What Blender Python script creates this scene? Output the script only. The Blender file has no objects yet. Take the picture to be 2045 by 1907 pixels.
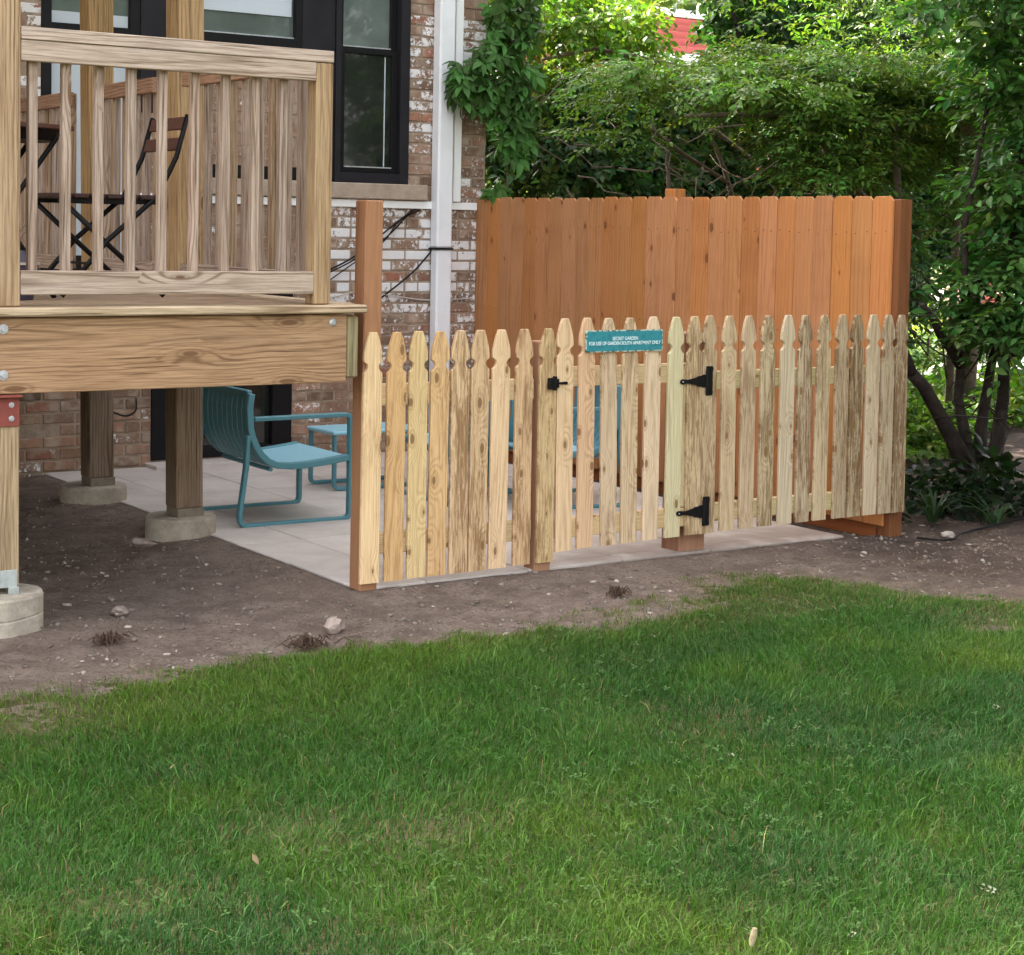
import bpy, bmesh, math, random
import numpy as np
from mathutils import Vector, Matrix, Euler

S = bpy.context.scene
COL = S.collection
R = math.radians
random.seed(7)
rng = np.random.default_rng(11)

# ------------------------------------------------------------------ camera
CAM_H = 1.53
cam_d = bpy.data.cameras.new('camera')
cam_d.sensor_fit = 'HORIZONTAL'
cam_d.sensor_width = 36.0
cam_d.lens = 36.0 * 3560.0 / 2045.0
cam_d.shift_y = -(953.5 - 685.0) / 2045.0
cam_d.clip_start = 0.05
cam_d.clip_end = 1500.0
cam = bpy.data.objects.new('camera', cam_d)
COL.objects.link(cam)


def cam_rot(yaw, pitch, roll):
    f = Vector((math.sin(yaw), math.cos(yaw), 0))
    r = Vector((math.cos(yaw), -math.sin(yaw), 0))
    u = Vector((0, 0, 1))
    f2 = f * math.cos(pitch) - u * math.sin(pitch)
    u2 = u * math.cos(pitch) + f * math.sin(pitch)
    r3 = r * math.cos(roll) + u2 * math.sin(roll)
    u3 = u2 * math.cos(roll) - r * math.sin(roll)
    return Matrix((r3, u3, -f2)).transposed().to_4x4()


cam.matrix_world = Matrix.Translation((0, 0, CAM_H)) @ cam_rot(R(33.98), R(3.67), R(1.156))
S.camera = cam

# ------------------------------------------------------------------ sky, sun, exposure
SUN_DIR = Vector((-0.30, 1.0, 0.98)).normalized()      # towards the sun, behind the house
world = bpy.data.worlds.new('World')
S.world = world
world.use_nodes = True
wn = world.node_tree
bg = wn.nodes['Background']
sky = wn.nodes.new('ShaderNodeTexSky')
sky.sky_type = 'NISHITA'
sky.sun_disc = False
sky.sun_elevation = math.asin(SUN_DIR.z)
sky.sun_rotation = math.atan2(SUN_DIR.x, SUN_DIR.y)
sky.air_density = 1.0
sky.dust_density = 6.0
sky.ozone_density = 0.3
hs = wn.nodes.new('ShaderNodeHueSaturation')          # thin even haze: a paler sky
hs.inputs['Saturation'].default_value = 0.40
wn.links.new(sky.outputs[0], hs.inputs['Color'])
tint = wn.nodes.new('ShaderNodeMix')
tint.data_type = 'RGBA'
tint.blend_type = 'MULTIPLY'
tint.inputs[0].default_value = 1.0
tint.inputs[7].default_value = (1.035, 1.0, 0.945, 1)
wn.links.new(hs.outputs[0], tint.inputs[6])
wn.links.new(tint.outputs[2], bg.inputs[0])
bg.inputs[1].default_value = 0.13
sun_d = bpy.data.lights.new('sun', 'SUN')
sun_d.energy = 3.0
sun_d.angle = R(0.6)
sun_d.color = (1.0, 0.95, 0.86)
sun = bpy.data.objects.new('sun', sun_d)
COL.objects.link(sun)
sun.rotation_euler = SUN_DIR.to_track_quat('Z', 'Y').to_euler()
S.view_settings.view_transform = 'Standard'
S.view_settings.look = 'None'
S.view_settings.gamma = 1.0
S.view_settings.use_curve_mapping = False
S.view_settings.exposure = 3.45
S.cycles.max_bounces = 8
S.cycles.diffuse_bounces = 4
S.cycles.transmission_bounces = 4
S.cycles.use_denoising = True


# ------------------------------------------------------------------ node helpers
class NT:
    def __init__(self, name):
        self.m = bpy.data.materials.new(name)
        self.m.use_nodes = True
        self.t = self.m.node_tree
        self.n = self.t.nodes
        self.b = self.n['Principled BSDF']
        self.out = self.n['Material Output']

    def new(self, typ, **kw):
        n = self.n.new('ShaderNode' + typ)
        for k, v in kw.items():
            setattr(n, k, v)
        return n

    def set(self, sock, v):
        if hasattr(v, 'is_output') or isinstance(v, bpy.types.NodeSocket):
            self.t.links.new(v, sock)
        elif isinstance(v, (tuple, list)) and len(v) == 3 and sock.type == 'RGBA':
            sock.default_value = (*v, 1)
        else:
            sock.default_value = v

    def math(self, op, a, b=0.0, c=None, clamp=False):
        n = self.new('Math', operation=op, use_clamp=clamp)
        self.set(n.inputs[0], a)
        self.set(n.inputs[1], b)
        if c is not None:
            self.set(n.inputs[2], c)
        return n.outputs[0]

    def vmath(self, op, a, b=(0, 0, 0)):
        n = self.new('VectorMath', operation=op)
        self.set(n.inputs[0], a)
        self.set(n.inputs[1], b)
        return n.outputs[0]

    def mix(self, f, a, b, mode='MIX'):
        n = self.new('Mix', data_type='RGBA', blend_type=mode)
        self.set(n.inputs[0], f)
        self.set(n.inputs[6], a)
        self.set(n.inputs[7], b)
        return n.outputs[2]

    def ramp(self, f, stops):
        n = self.new('ValToRGB')
        e = n.color_ramp.elements
        while len(e) < len(stops):
            e.new(0.5)
        for i, (p, c) in enumerate(stops):
            e[i].position = p
            e[i].color = c if len(c) == 4 else (*c, 1)
        self.set(n.inputs[0], f)
        return n.outputs[0]

    def maprange(self, f, a, b, c=0.0, d=1.0):
        n = self.new('MapRange')
        n.interpolation_type = 'SMOOTHSTEP'
        for i, v in enumerate((f, a, b, c, d)):
            self.set(n.inputs[i], v)
        return n.outputs[0]

    def noise(self, vec, scale, detail=3.0, rough=0.55, dist=0.0):
        n = self.new('TexNoise')
        self.set(n.inputs['Vector'], vec)
        n.inputs['Scale'].default_value = scale
        n.inputs['Detail'].default_value = detail
        n.inputs['Roughness'].default_value = rough
        n.inputs['Distortion'].default_value = dist
        return n.outputs['Fac']

    def comb(self, x, y, z):
        n = self.new('CombineXYZ')
        for i, v in enumerate((x, y, z)):
            self.set(n.inputs[i], v)
        return n.outputs[0]

    def bump(self, h, strength=0.3, dist=0.01):
        n = self.new('Bump')
        n.inputs['Strength'].default_value = strength
        n.inputs['Distance'].default_value = dist
        self.set(n.inputs['Height'], h)
        self.set(self.b.inputs['Normal'], n.outputs[0])

    def base(self, col, rough=0.7, spec=0.3):
        self.set(self.b.inputs['Base Color'], col)
        self.set(self.b.inputs['Roughness'], rough)
        self.b.inputs['Specular IOR Level'].default_value = spec


def wood_mat(name, axis, ring=30.0, dark=0.55, fibre=0.3, knots=0.35, knot_col=(0.20, 0.085, 0.035),
             stain=0.0, stain_col=(0.18, 0.13, 0.08), rough=0.75, taper=0.08, blotch=0.25, distort=2.2, bump=0.35, sharp=3.0, ringmix=0.85, wobble=0.07, kcell=(11.0, 5.0), checks=0.0):
    """Sawn timber: growth rings cut lengthwise, fibres, knots, grey-blue stain. The board's own colour comes from obj.color."""
    t = NT(name)
    tc = t.new('TexCoord')
    oi = t.new('ObjectInfo')
    sp = t.new('SeparateXYZ')
    t.set(sp.inputs[0], tc.outputs['Object'])
    x, y, z = sp.outputs
    a, b, l = {'Z': (x, y, z), 'X': (z, y, x), 'Y': (x, z, y)}[axis]
    rnd = oi.outputs['Random']
    r2 = t.math('FRACT', t.math('MULTIPLY', rnd, 17.31))
    r3 = t.math('FRACT', t.math('MULTIPLY', rnd, 91.7))
    off = t.math('MULTIPLY', rnd, 40.0)
    # knots: sparse cells along the board
    kv = t.comb(t.math('ADD', t.math('MULTIPLY', t.math('ADD', a, b), kcell[0]), off), t.math('ADD', t.math('MULTIPLY', l, kcell[1]), off), 0.0)
    vo = t.new('TexVoronoi', feature='F1', voronoi_dimensions='2D')
    vo.inputs['Scale'].default_value = 1.0
    t.set(vo.inputs['Vector'], kv)
    kd = vo.outputs['Distance']
    ksep = t.new('SeparateColor')
    t.set(ksep.inputs[0], vo.outputs['Color'])
    kon = t.math('LESS_THAN', ksep.outputs[0], knots)
    ksz = t.math('ADD', 0.05, t.math('MULTIPLY', ksep.outputs[1], 0.13))
    kmask = t.math('MULTIPLY', t.maprange(kd, t.math('MULTIPLY', ksz, 0.55), ksz, 1.0, 0.0), kon)
    kring = t.math('MULTIPLY', t.maprange(t.math('ABSOLUTE', t.math('SUBTRACT', kd, t.math('MULTIPLY', ksz, 1.25))), 0.0, 0.05, 1.0, 0.0), kon)
    khalo = t.math('MULTIPLY', t.maprange(kd, 0.05, 0.62, 1.0, 0.0), kon)
    # rings
    wob = t.math('MULTIPLY', t.math('SUBTRACT', t.noise(t.comb(off, t.math('MULTIPLY', a, 3.0), t.math('MULTIPLY', l, 1.3)), 1.6, 3.0), 0.5), wobble)
    cx = t.math('ADD', t.math('ADD', a, wob), t.math('MULTIPLY', t.math('SUBTRACT', r2, 0.5), 0.16))
    cy = t.math('ADD', t.math('ADD', t.math('ADD', b, 0.02), t.math('MULTIPLY', l, taper)),
                t.math('ADD', t.math('MULTIPLY', r3, 0.10), t.math('MULTIPLY', khalo, 0.035)))
    rv = t.comb(cx, cy, t.math('ADD', t.math('MULTIPLY', l, 0.05), off))
    wv = t.new('TexWave', wave_type='RINGS', rings_direction='Z', wave_profile='SIN')
    wv.inputs['Scale'].default_value = ring
    wv.inputs['Distortion'].default_value = distort
    wv.inputs['Detail'].default_value = 2.5
    wv.inputs['Detail Scale'].default_value = 0.7
    t.set(wv.inputs['Vector'], rv)
    coarse = t.noise(t.comb(t.math('ADD', t.math('MULTIPLY', a, 16.0), off), off, t.math('MULTIPLY', l, 0.9)), 1.0, 3.0, 0.6)
    rings = t.math('MULTIPLY', t.math('POWER', wv.outputs['Fac'], sharp), t.maprange(coarse, 0.28, 0.66, 0.10, 1.0))
    fv = t.comb(t.math('ADD', t.math('MULTIPLY', a, 150.0), off), t.math('MULTIPLY', b, 150.0), t.math('MULTIPLY', l, 5.0))
    fib = t.noise(fv, 1.0, 4.0, 0.65)
    bl = t.noise(t.comb(t.math('ADD', t.math('MULTIPLY', a, 7.0), off), off, t.math('MULTIPLY', l, 1.7)), 1.6, 4.0, 0.6)
    base = oi.outputs['Color']
    # per board value and hue
    hsv = t.new('HueSaturation')
    t.set(hsv.inputs['Hue'], t.math('ADD', 0.4975, t.math('MULTIPLY', r2, 0.005)))
    t.set(hsv.inputs['Saturation'], t.math('ADD', 0.94, t.math('MULTIPLY', r3, 0.12)))
    t.set(hsv.inputs['Value'], t.math('ADD', 0.92, t.math('MULTIPLY', rnd, 0.14)))
    t.set(hsv.inputs['Color'], base)
    c = hsv.outputs[0]
    cd = t.mix(1.0, c, (dark, dark * 0.82, dark * 0.66), 'MULTIPLY')
    c = t.mix(t.math('MULTIPLY', rings, ringmix), c, cd)
    c = t.mix(t.maprange(fib, 0.35, 0.75, 0.0, fibre), c, cd)
    c = t.mix(t.maprange(bl, 0.42, 0.75, 0.0, blotch), c, t.mix(1.0, c, (0.66, 0.56, 0.47), 'MULTIPLY'))
    if checks > 0:
        ck = t.noise(t.comb(t.math('ADD', t.math('MULTIPLY', a, 95.0), off), t.math('MULTIPLY', b, 95.0), t.math('ADD', t.math('MULTIPLY', l, 1.9), off)), 1.0, 2.0, 0.5)
        c = t.mix(t.math('MULTIPLY', t.maprange(ck, 0.635, 0.70), checks), c, t.mix(1.0, c, (0.22, 0.16, 0.12), 'MULTIPLY'))
        gw = t.noise(t.comb(t.math('ADD', t.math('MULTIPLY', a, 9.0), off), t.math('MULTIPLY', b, 9.0), t.math('ADD', t.math('MULTIPLY', l, 1.1), off)), 1.0, 4.0, 0.6)
        c = t.mix(t.maprange(gw, 0.46, 0.70, 0.0, 0.45), c, t.mix(1.0, c, (0.78, 0.80, 0.84), 'MULTIPLY'))
    if stain > 0:
        st = t.noise(t.comb(t.math('ADD', t.math('MULTIPLY', a, 95.0), off), off, t.math('MULTIPLY', l, 8.0)), 1.0, 6.0, 0.74, 0.9)
        big = t.noise(t.comb(t.math('ADD', t.math('MULTIPLY', a, 12.0), off), t.math('MULTIPLY', off, 3.0), t.math('MULTIPLY', l, 2.4)), 1.0, 3.0, 0.6)
        amt = oi.outputs['Alpha']
        lvl = t.math('ADD', st, t.math('ADD', t.math('MULTIPLY', t.math('SUBTRACT', big, 0.5), 0.55), t.math('MULTIPLY', t.math('SUBTRACT', amt, 0.5), 0.20)))
        sm = t.math('MULTIPLY', t.maprange(lvl, 0.47, 0.66), t.math('ADD', 0.25, t.math('MULTIPLY', amt, stain)), clamp=True)
        c = t.mix(sm, c, t.mix(1.0, c, stain_col, 'MULTIPLY'))
    c = t.mix(t.math('MULTIPLY', kring, 0.45), c, cd)
    c = t.mix(t.math('MULTIPLY', kmask, 0.9), c, t.mix(fib, knot_col, tuple(k * 1.7 for k in knot_col)))
    t.base(c, rough, 0.25)
    h = t.math('SUBTRACT', t.math('MULTIPLY', fib, 0.5), t.math('MULTIPLY', rings, 0.6))
    t.bump(h, bump, 0.004)
    return t.m


WOOD = {}


def wood(kind, axis):
    k = (kind, axis)
    if k not in WOOD:
        if kind == 'picket':
            WOOD[k] = wood_mat('picket_pine_' + axis, axis, 30, 0.48, 0.46, 0.46, stain=0.85, stain_col=(0.42, 0.33, 0.25), blotch=0.30, taper=0.02, sharp=2.4, ringmix=0.48, wobble=0.04, knot_col=(0.150, 0.078, 0.032))
        elif kind == 'cedar':
            WOOD[k] = wood_mat('stained_cedar_' + axis, axis, 13, 0.66, 0.45, 0.24, kcell=(8.0, 4.6), checks=0.45, knot_col=(0.12, 0.04, 0.014), blotch=0.35, distort=3.0, taper=0.015, bump=0.2, sharp=3.0, ringmix=0.45)
        elif kind == 'deck':
            WOOD[k] = wood_mat('treated_pine_' + axis, axis, 21, 0.34, 0.70, 0.16, checks=0.8, kcell=(9.0, 2.6), knot_col=(0.11, 0.055, 0.026), blotch=0.45, taper=0.02, distort=2.6, bump=0.5, sharp=4.0, ringmix=0.85, wobble=0.05)
        elif kind == 'dark':
            WOOD[k] = wood_mat('dark_stained_slat_' + axis, axis, 24, 0.6, 0.4, 0.0, blotch=0.3)
    return WOOD[k]


def simple_mat(name, col, rough=0.6, spec=0.3, metal=0.0, noise=0.0, nscale=8.0, nbump=0.0, ncol=None):
    t = NT(name)
    c = col
    if noise > 0:
        tc = t.new('TexCoord')
        f = t.noise(tc.outputs['Object'], nscale, 5.0, 0.6)
        c2 = ncol or tuple(v * 0.55 for v in col)
        c = t.mix(t.maprange(f, 0.40, 0.68, 0.0, noise), col, c2)
        if nbump:
            t.bump(f, nbump, 0.01)
    t.base(c, rough, spec)
    t.b.inputs['Metallic'].default_value = metal
    return t.m


def brick_mat():
    t = NT('old_brick')
    g = t.new('NewGeometry')
    oi = t.new('ObjectInfo')
    cs = t.new('SeparateColor')
    t.set(cs.inputs[0], oi.outputs['Color'])
    paint, hue, val = cs.outputs
    p = g.outputs['Position']
    n1 = t.noise(p, 26, 5, 0.65)
    n2 = t.noise(p, 9, 3, 0.5)
    n3 = t.noise(p, 16, 3, 0.5)
    c = t.ramp(hue, [(0.0, (0.19, 0.122, 0.086)), (0.45, (0.27, 0.172, 0.122)), (0.8, (0.30, 0.172, 0.115)), (1.0, (0.30, 0.128, 0.085))])
    c = t.mix(t.maprange(n1, 0.4, 0.7, 0.0, 0.6), c, t.mix(1.0, c, (0.62, 0.58, 0.56), 'MULTIPLY'))
    c = t.mix(t.maprange(n2, 0.44, 0.66, 0.0, 0.85), c, (0.37, 0.285, 0.22))
    vv = t.comb(t.math('ADD', 0.45, val), t.math('ADD', 0.45, val), t.math('ADD', 0.45, val))
    c = t.mix(1.0, c, vv, 'MULTIPLY')
    pn = t.noise(p, 42, 4, 0.7)
    thr = t.math('SUBTRACT', 1.0, paint)
    pm = t.maprange(t.math('SUBTRACT', t.math('ADD', t.math('MULTIPLY', pn, 0.75), t.math('MULTIPLY', n3, 0.45)), thr), 0.0, 0.05)
    c = t.mix(pm, c, t.mix(n1, (0.78, 0.76, 0.76), (0.62, 0.60, 0.60)))
    t.base(c, 0.9, 0.15)
    t.bump(t.math('ADD', t.math('MULTIPLY', n1, 0.7), t.math('MULTIPLY', pm, 0.3)), 0.5, 0.006)
    return t.m


def mortar_mat():
    t = NT('mortar')
    g = t.new('NewGeometry')
    n = t.noise(g.outputs['Position'], 18, 5, 0.6)
    n2 = t.noise(g.outputs['Position'], 2.2, 3, 0.6)
    c = t.mix(t.maprange(n, 0.35, 0.7), (0.36, 0.275, 0.21), (0.25, 0.185, 0.14))
    c = t.mix(t.maprange(n2, 0.45, 0.7, 0, 0.5), c, (0.26, 0.17, 0.115))
    t.base(c, 0.95, 0.1)
    t.bump(n, 0.6, 0.01)
    return t.m


def leaf_mat(name, trans=0.35, tcol=(1.10, 1.28, 0.45), rough=0.45, spec=0.35, rand=0.25):
    t = NT(name)
    at = t.new('Attribute', attribute_name='col')
    oi = t.new('ObjectInfo')
    hsv = t.new('HueSaturation')
    t.set(hsv.inputs['Hue'], t.math('ADD', 0.485, t.math('MULTIPLY', oi.outputs['Random'], 0.03)))
    t.set(hsv.inputs['Value'], t.math('ADD', 1.0 - rand / 2, t.math('MULTIPLY', oi.outputs['Random'], rand)))
    t.set(hsv.inputs['Color'], at.outputs['Color'])
    t.base(hsv.outputs[0], rough, spec)
    tr = t.new('BsdfTranslucent')
    t.set(tr.inputs['Color'], t.mix(1.0, hsv.outputs[0], tcol, 'MULTIPLY'))
    mx = t.new('MixShader')
    mx.inputs[0].default_value = trans
    t.t.links.new(t.b.outputs[0], mx.inputs[1])
    t.t.links.new(tr.outputs[0], mx.inputs[2])
    t.t.links.new(mx.outputs[0], t.out.inputs['Surface'])
    return t.m


def dirt_mat():
    t = NT('bare_soil')
    g = t.new('NewGeometry')
    p = g.outputs['Position']
    n0 = t.noise(p, 1.1, 4, 0.6)
    n1 = t.noise(p, 7, 6, 0.62)
    n2 = t.noise(p, 55, 5, 0.7)
    n3 = t.noise(p, 160, 3, 0.7)
    c = t.mix(t.maprange(n1, 0.35, 0.68), (0.345, 0.262, 0.215), (0.205, 0.150, 0.121))
    c = t.mix(t.maprange(n0, 0.45, 0.7, 0, 0.6), c, (0.31, 0.232, 0.182))
    c = t.mix(t.maprange(n2, 0.42, 0.72, 0, 0.6), c, (0.105, 0.077, 0.064))
    c = t.mix(t.maprange(n3, 0.60, 0.70, 0, 0.7), c, (0.26, 0.22, 0.195))
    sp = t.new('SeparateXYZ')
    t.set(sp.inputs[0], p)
    soil_shade = t.math('ADD', sp.outputs[0], t.math('MULTIPLY', t.math('SUBTRACT', n0, 0.5), 2.0))      # browner soil near the trees, darkened further to stand for their shade
    c = t.mix(t.maprange(soil_shade, 5.2, 6.9, 0.0, 0.85), c, t.mix(t.maprange(n1, 0.35, 0.7), (0.105, 0.072, 0.060), (0.060, 0.042, 0.036)))
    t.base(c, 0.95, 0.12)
    t.bump(t.math('ADD', t.math('MULTIPLY', n2, 0.9), t.math('ADD', t.math('MULTIPLY', n3, 0.5), n1)), 1.0, 0.035)
    return t.m


def turf_mat():
    t = NT('turf_soil')
    g = t.new('NewGeometry')
    p = g.outputs['Position']
    n1 = t.noise(p, 5, 6, 0.65)
    n2 = t.noise(p, 70, 4, 0.7)
    c = t.mix(t.maprange(n1, 0.35, 0.7), (0.060, 0.072, 0.026), (0.15, 0.115, 0.068))
    c = t.mix(t.maprange(n2, 0.4, 0.7), c, (0.045, 0.050, 0.020))
    t.base(c, 0.95, 0.1)
    t.bump(n2, 0.8, 0.02)
    return t.m


def paver_mat():
    t = NT('concrete_paver')
    g = t.new('NewGeometry')
    oi = t.new('ObjectInfo')
    p = g.outputs['Position']
    n1 = t.noise(p, 3.5, 5, 0.65)
    n2 = t.noise(p, 120, 3, 0.7)
    v = t.math('ADD', 0.90, t.math('MULTIPLY', oi.outputs['Random'], 0.16))
    c = t.mix(t.maprange(n1, 0.35, 0.7), (0.56, 0.50, 0.46), (0.46, 0.41, 0.375))
    c = t.mix(t.maprange(n2, 0.5, 0.7, 0, 0.35), c, (0.36, 0.32, 0.30))
    c = t.mix(1.0, c, t.comb(v, v, v), 'MULTIPLY')
    t.base(c, 0.9, 0.15)
    sp = t.new('SeparateXYZ')
    t.set(sp.inputs[0], p)
    n4 = t.noise(p, 5.0, 4, 0.6)
    trod = t.math('ADD', t.maprange(sp.outputs[1], 7.5, 6.5), t.math('SUBTRACT', t.maprange(sp.outputs[0], 4.2, 5.2), 1.0))   # soil trodden in through the gate
    c = t.mix(t.math('MULTIPLY', trod, t.maprange(n4, 0.25, 0.6, 0.35, 0.9), clamp=True), c, (0.235, 0.185, 0.160))
    t.bump(n2, 0.25, 0.004)
    t.base(c, 0.9, 0.15)
    return t.m


def concrete_mat(name, c1, c2, sc=14):
    t = NT(name)
    tc = t.new('TexCoord')
    n1 = t.noise(tc.outputs['Object'], sc, 6, 0.65)
    n2 = t.noise(tc.outputs['Object'], sc * 6, 3, 0.7)
    c = t.mix(t.maprange(n1, 0.35, 0.7), c1, c2)
    c = t.mix(t.maprange(n2, 0.55, 0.72, 0, 0.5), c, tuple(v * 0.5 for v in c2))
    t.base(c, 0.92, 0.15)
    t.bump(t.math('ADD', n1, t.math('MULTIPLY', n2, 0.5)), 0.5, 0.008)
    return t.m


def bark_mat(name, c1, c2):
    t = NT(name)
    tc = t.new('TexCoord')
    n1 = t.noise(tc.outputs['Object'], 14, 6, 0.7)
    c = t.mix(t.maprange(n1, 0.35, 0.7), c1, c2)
    t.base(c, 0.95, 0.1)
    t.bump(n1, 0.8, 0.02)
    return t.m


def glass_mat(name, col, rough=0.06, haze=0.0):
    t = NT(name)
    tc = t.new('TexCoord')
    n = t.noise(tc.outputs['Object'], 2.3, 4, 0.6)
    c = t.mix(t.maprange(n, 0.35, 0.7, 0, 0.7), col, tuple(min(1, v * 1.7 + 0.004) for v in col))
    t.base(c, rough, 0.6)
    t.b.inputs['Coat Weight'].default_value = 0.6
    t.b.inputs['Coat Roughness'].default_value = 0.03
    return t.m


M = dict(
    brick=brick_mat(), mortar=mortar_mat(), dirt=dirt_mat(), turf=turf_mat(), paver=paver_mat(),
    pier=concrete_mat('footing_concrete', (0.42, 0.365, 0.29), (0.29, 0.25, 0.20)),
    stone=concrete_mat('limestone_sill', (0.40, 0.315, 0.25), (0.32, 0.25, 0.20), 20),
    street=concrete_mat('pale_concrete', (0.55, 0.50, 0.46), (0.45, 0.41, 0.38), 1.5),
    rock=concrete_mat('rock', (0.34, 0.27, 0.23), (0.22, 0.17, 0.145), 18),
    chip=simple_mat('stone_chip', (0.40, 0.35, 0.31), 0.9, 0.1, noise=0.8, nscale=3.0, ncol=(0.20, 0.16, 0.14)),
    black=simple_mat('black_iron', (0.0045, 0.004, 0.0045), 0.5, 0.18, noise=0.5, nscale=60, ncol=(0.010, 0.008, 0.008)),
    zinc=simple_mat('galvanised', (0.50, 0.51, 0.53), 0.5, 0.5, 0.5, noise=0.5, nscale=50),
    bracket=simple_mat('galvanised_bracket', (0.42, 0.45, 0.43), 0.6, 0.4, 0.3, noise=0.6, nscale=18),
    shoe=simple_mat('dull_post_shoe', (0.21, 0.175, 0.135), 0.8, 0.2, noise=0.6, nscale=18),
    rust=simple_mat('rusty_nail', (0.10, 0.045, 0.022), 0.7, 0.2),
    redplate=simple_mat('red_primer_plate', (0.24, 0.060, 0.045), 0.7, 0.25, noise=0.7, nscale=22, ncol=(0.16, 0.05, 0.04)),
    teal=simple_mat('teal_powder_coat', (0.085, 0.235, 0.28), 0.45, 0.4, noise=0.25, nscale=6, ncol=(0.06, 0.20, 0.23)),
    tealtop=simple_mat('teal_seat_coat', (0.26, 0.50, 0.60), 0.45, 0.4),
    white=simple_mat('white_metal', (0.76, 0.77, 0.80), 0.4, 0.4, noise=0.35, nscale=5, ncol=(0.62, 0.61, 0.63)),
    whitetrim=simple_mat('white_trim', (0.82, 0.82, 0.82), 0.5, 0.3),
    frame=simple_mat('black_window_frame', (0.006, 0.0055, 0.007), 0.5, 0.2, noise=0.4, nscale=9, ncol=(0.010, 0.009, 0.011)),
    panel=simple_mat('dark_panel', (0.018, 0.0165, 0.020), 0.6, 0.18, noise=0.6, nscale=4, ncol=(0.010, 0.009, 0.012)),
    glass=glass_mat('dark_glass', (0.012, 0.014, 0.012)),
    glass2=glass_mat('grey_glass', (0.085, 0.105, 0.095), 0.12),
    blind=simple_mat('window_blind', (0.50, 0.55, 0.60), 0.7, 0.3),
    cable=simple_mat('black_cable', (0.008, 0.007, 0.008), 0.6, 0.2),
    palecable=simple_mat('pale_cable', (0.45, 0.40, 0.36), 0.7, 0.3),
    signteal=None, pot=simple_mat('purple_grey_pot', (0.055, 0.047, 0.070), 0.55, 0.3),
    leaf=leaf_mat('leaf', 0.38, spec=0.16, rand=0.5), vine=leaf_mat('creeper_leaf', 0.28, rough=0.5, spec=0.18, rand=0.95), grass=leaf_mat('grass_blade', 0.25, (1.2, 1.2, 0.6), 0.55, 0.25, 0.0),
    barkd=bark_mat('dark_bark', (0.030, 0.023, 0.020), (0.055, 0.043, 0.036)),
    barkp=bark_mat('pale_bark', (0.17, 0.135, 0.105), (0.10, 0.08, 0.065)),
    redbrick=simple_mat('far_red_brick', (0.30, 0.085, 0.065), 0.85, 0.15, noise=0.6, nscale=6, ncol=(0.22, 0.06, 0.05)),
    redtile=simple_mat('far_red_tile', (0.40, 0.10, 0.09), 0.8, 0.15, noise=0.5, nscale=4, ncol=(0.32, 0.08, 0.08)),
    greenboard=simple_mat('green_board', (0.055, 0.085, 0.050), 0.8, 0.2, noise=0.6, nscale=7),
    root=simple_mat('dry_root', (0.070, 0.045, 0.032), 0.95, 0.1),
    petal=simple_mat('pale_petal', (0.21, 0.22, 0.15), 0.7, 0.2),
    conemat=simple_mat('seed_cone_husk', (0.30, 0.25, 0.15), 0.8, 0.1, noise=.7, nscale=90),
    drygrass=simple_mat('dead_leaf', (0.26, 0.18, 0.10), 0.8, 0.2),
    roof=simple_mat('flat_roof', (0.10, 0.095, 0.09), 0.9, 0.1),
)


# ------------------------------------------------------------------ object helpers
def thing(name, label, cat, loc=(0, 0, 0), rotz=0.0, group=None):
    o = bpy.data.objects.new(name, None)
    o.empty_display_size = 0.2
    COL.objects.link(o)
    o.location = loc
    o.rotation_euler = (0, 0, rotz)
    o['label'] = label
    o['category'] = cat
    if group:
        o['group'] = group
    return o


def tag(o, label, cat, group=None):
    o['label'] = label
    o['category'] = cat
    if group:
        o['group'] = group
    return o


def obj(name, me, mat=None, parent=None, loc=None, rot=None, color=None, scale=None, kind=None, label=None):
    if mat is not None and len(me.materials) == 0:
        me.materials.append(mat)
    o = bpy.data.objects.new(name, me)
    COL.objects.link(o)
    if parent is not None:
        o.parent = parent
    if loc is not None:
        o.location = loc
    if rot is not None:
        o.rotation_euler = rot
    if scale is not None:
        o.scale = scale
    if color is not None:
        o.color = color if len(color) == 4 else (*color, 0.0)
    if kind:
        o['kind'] = kind
    if label:
        o['label'] = label
    return o


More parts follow.
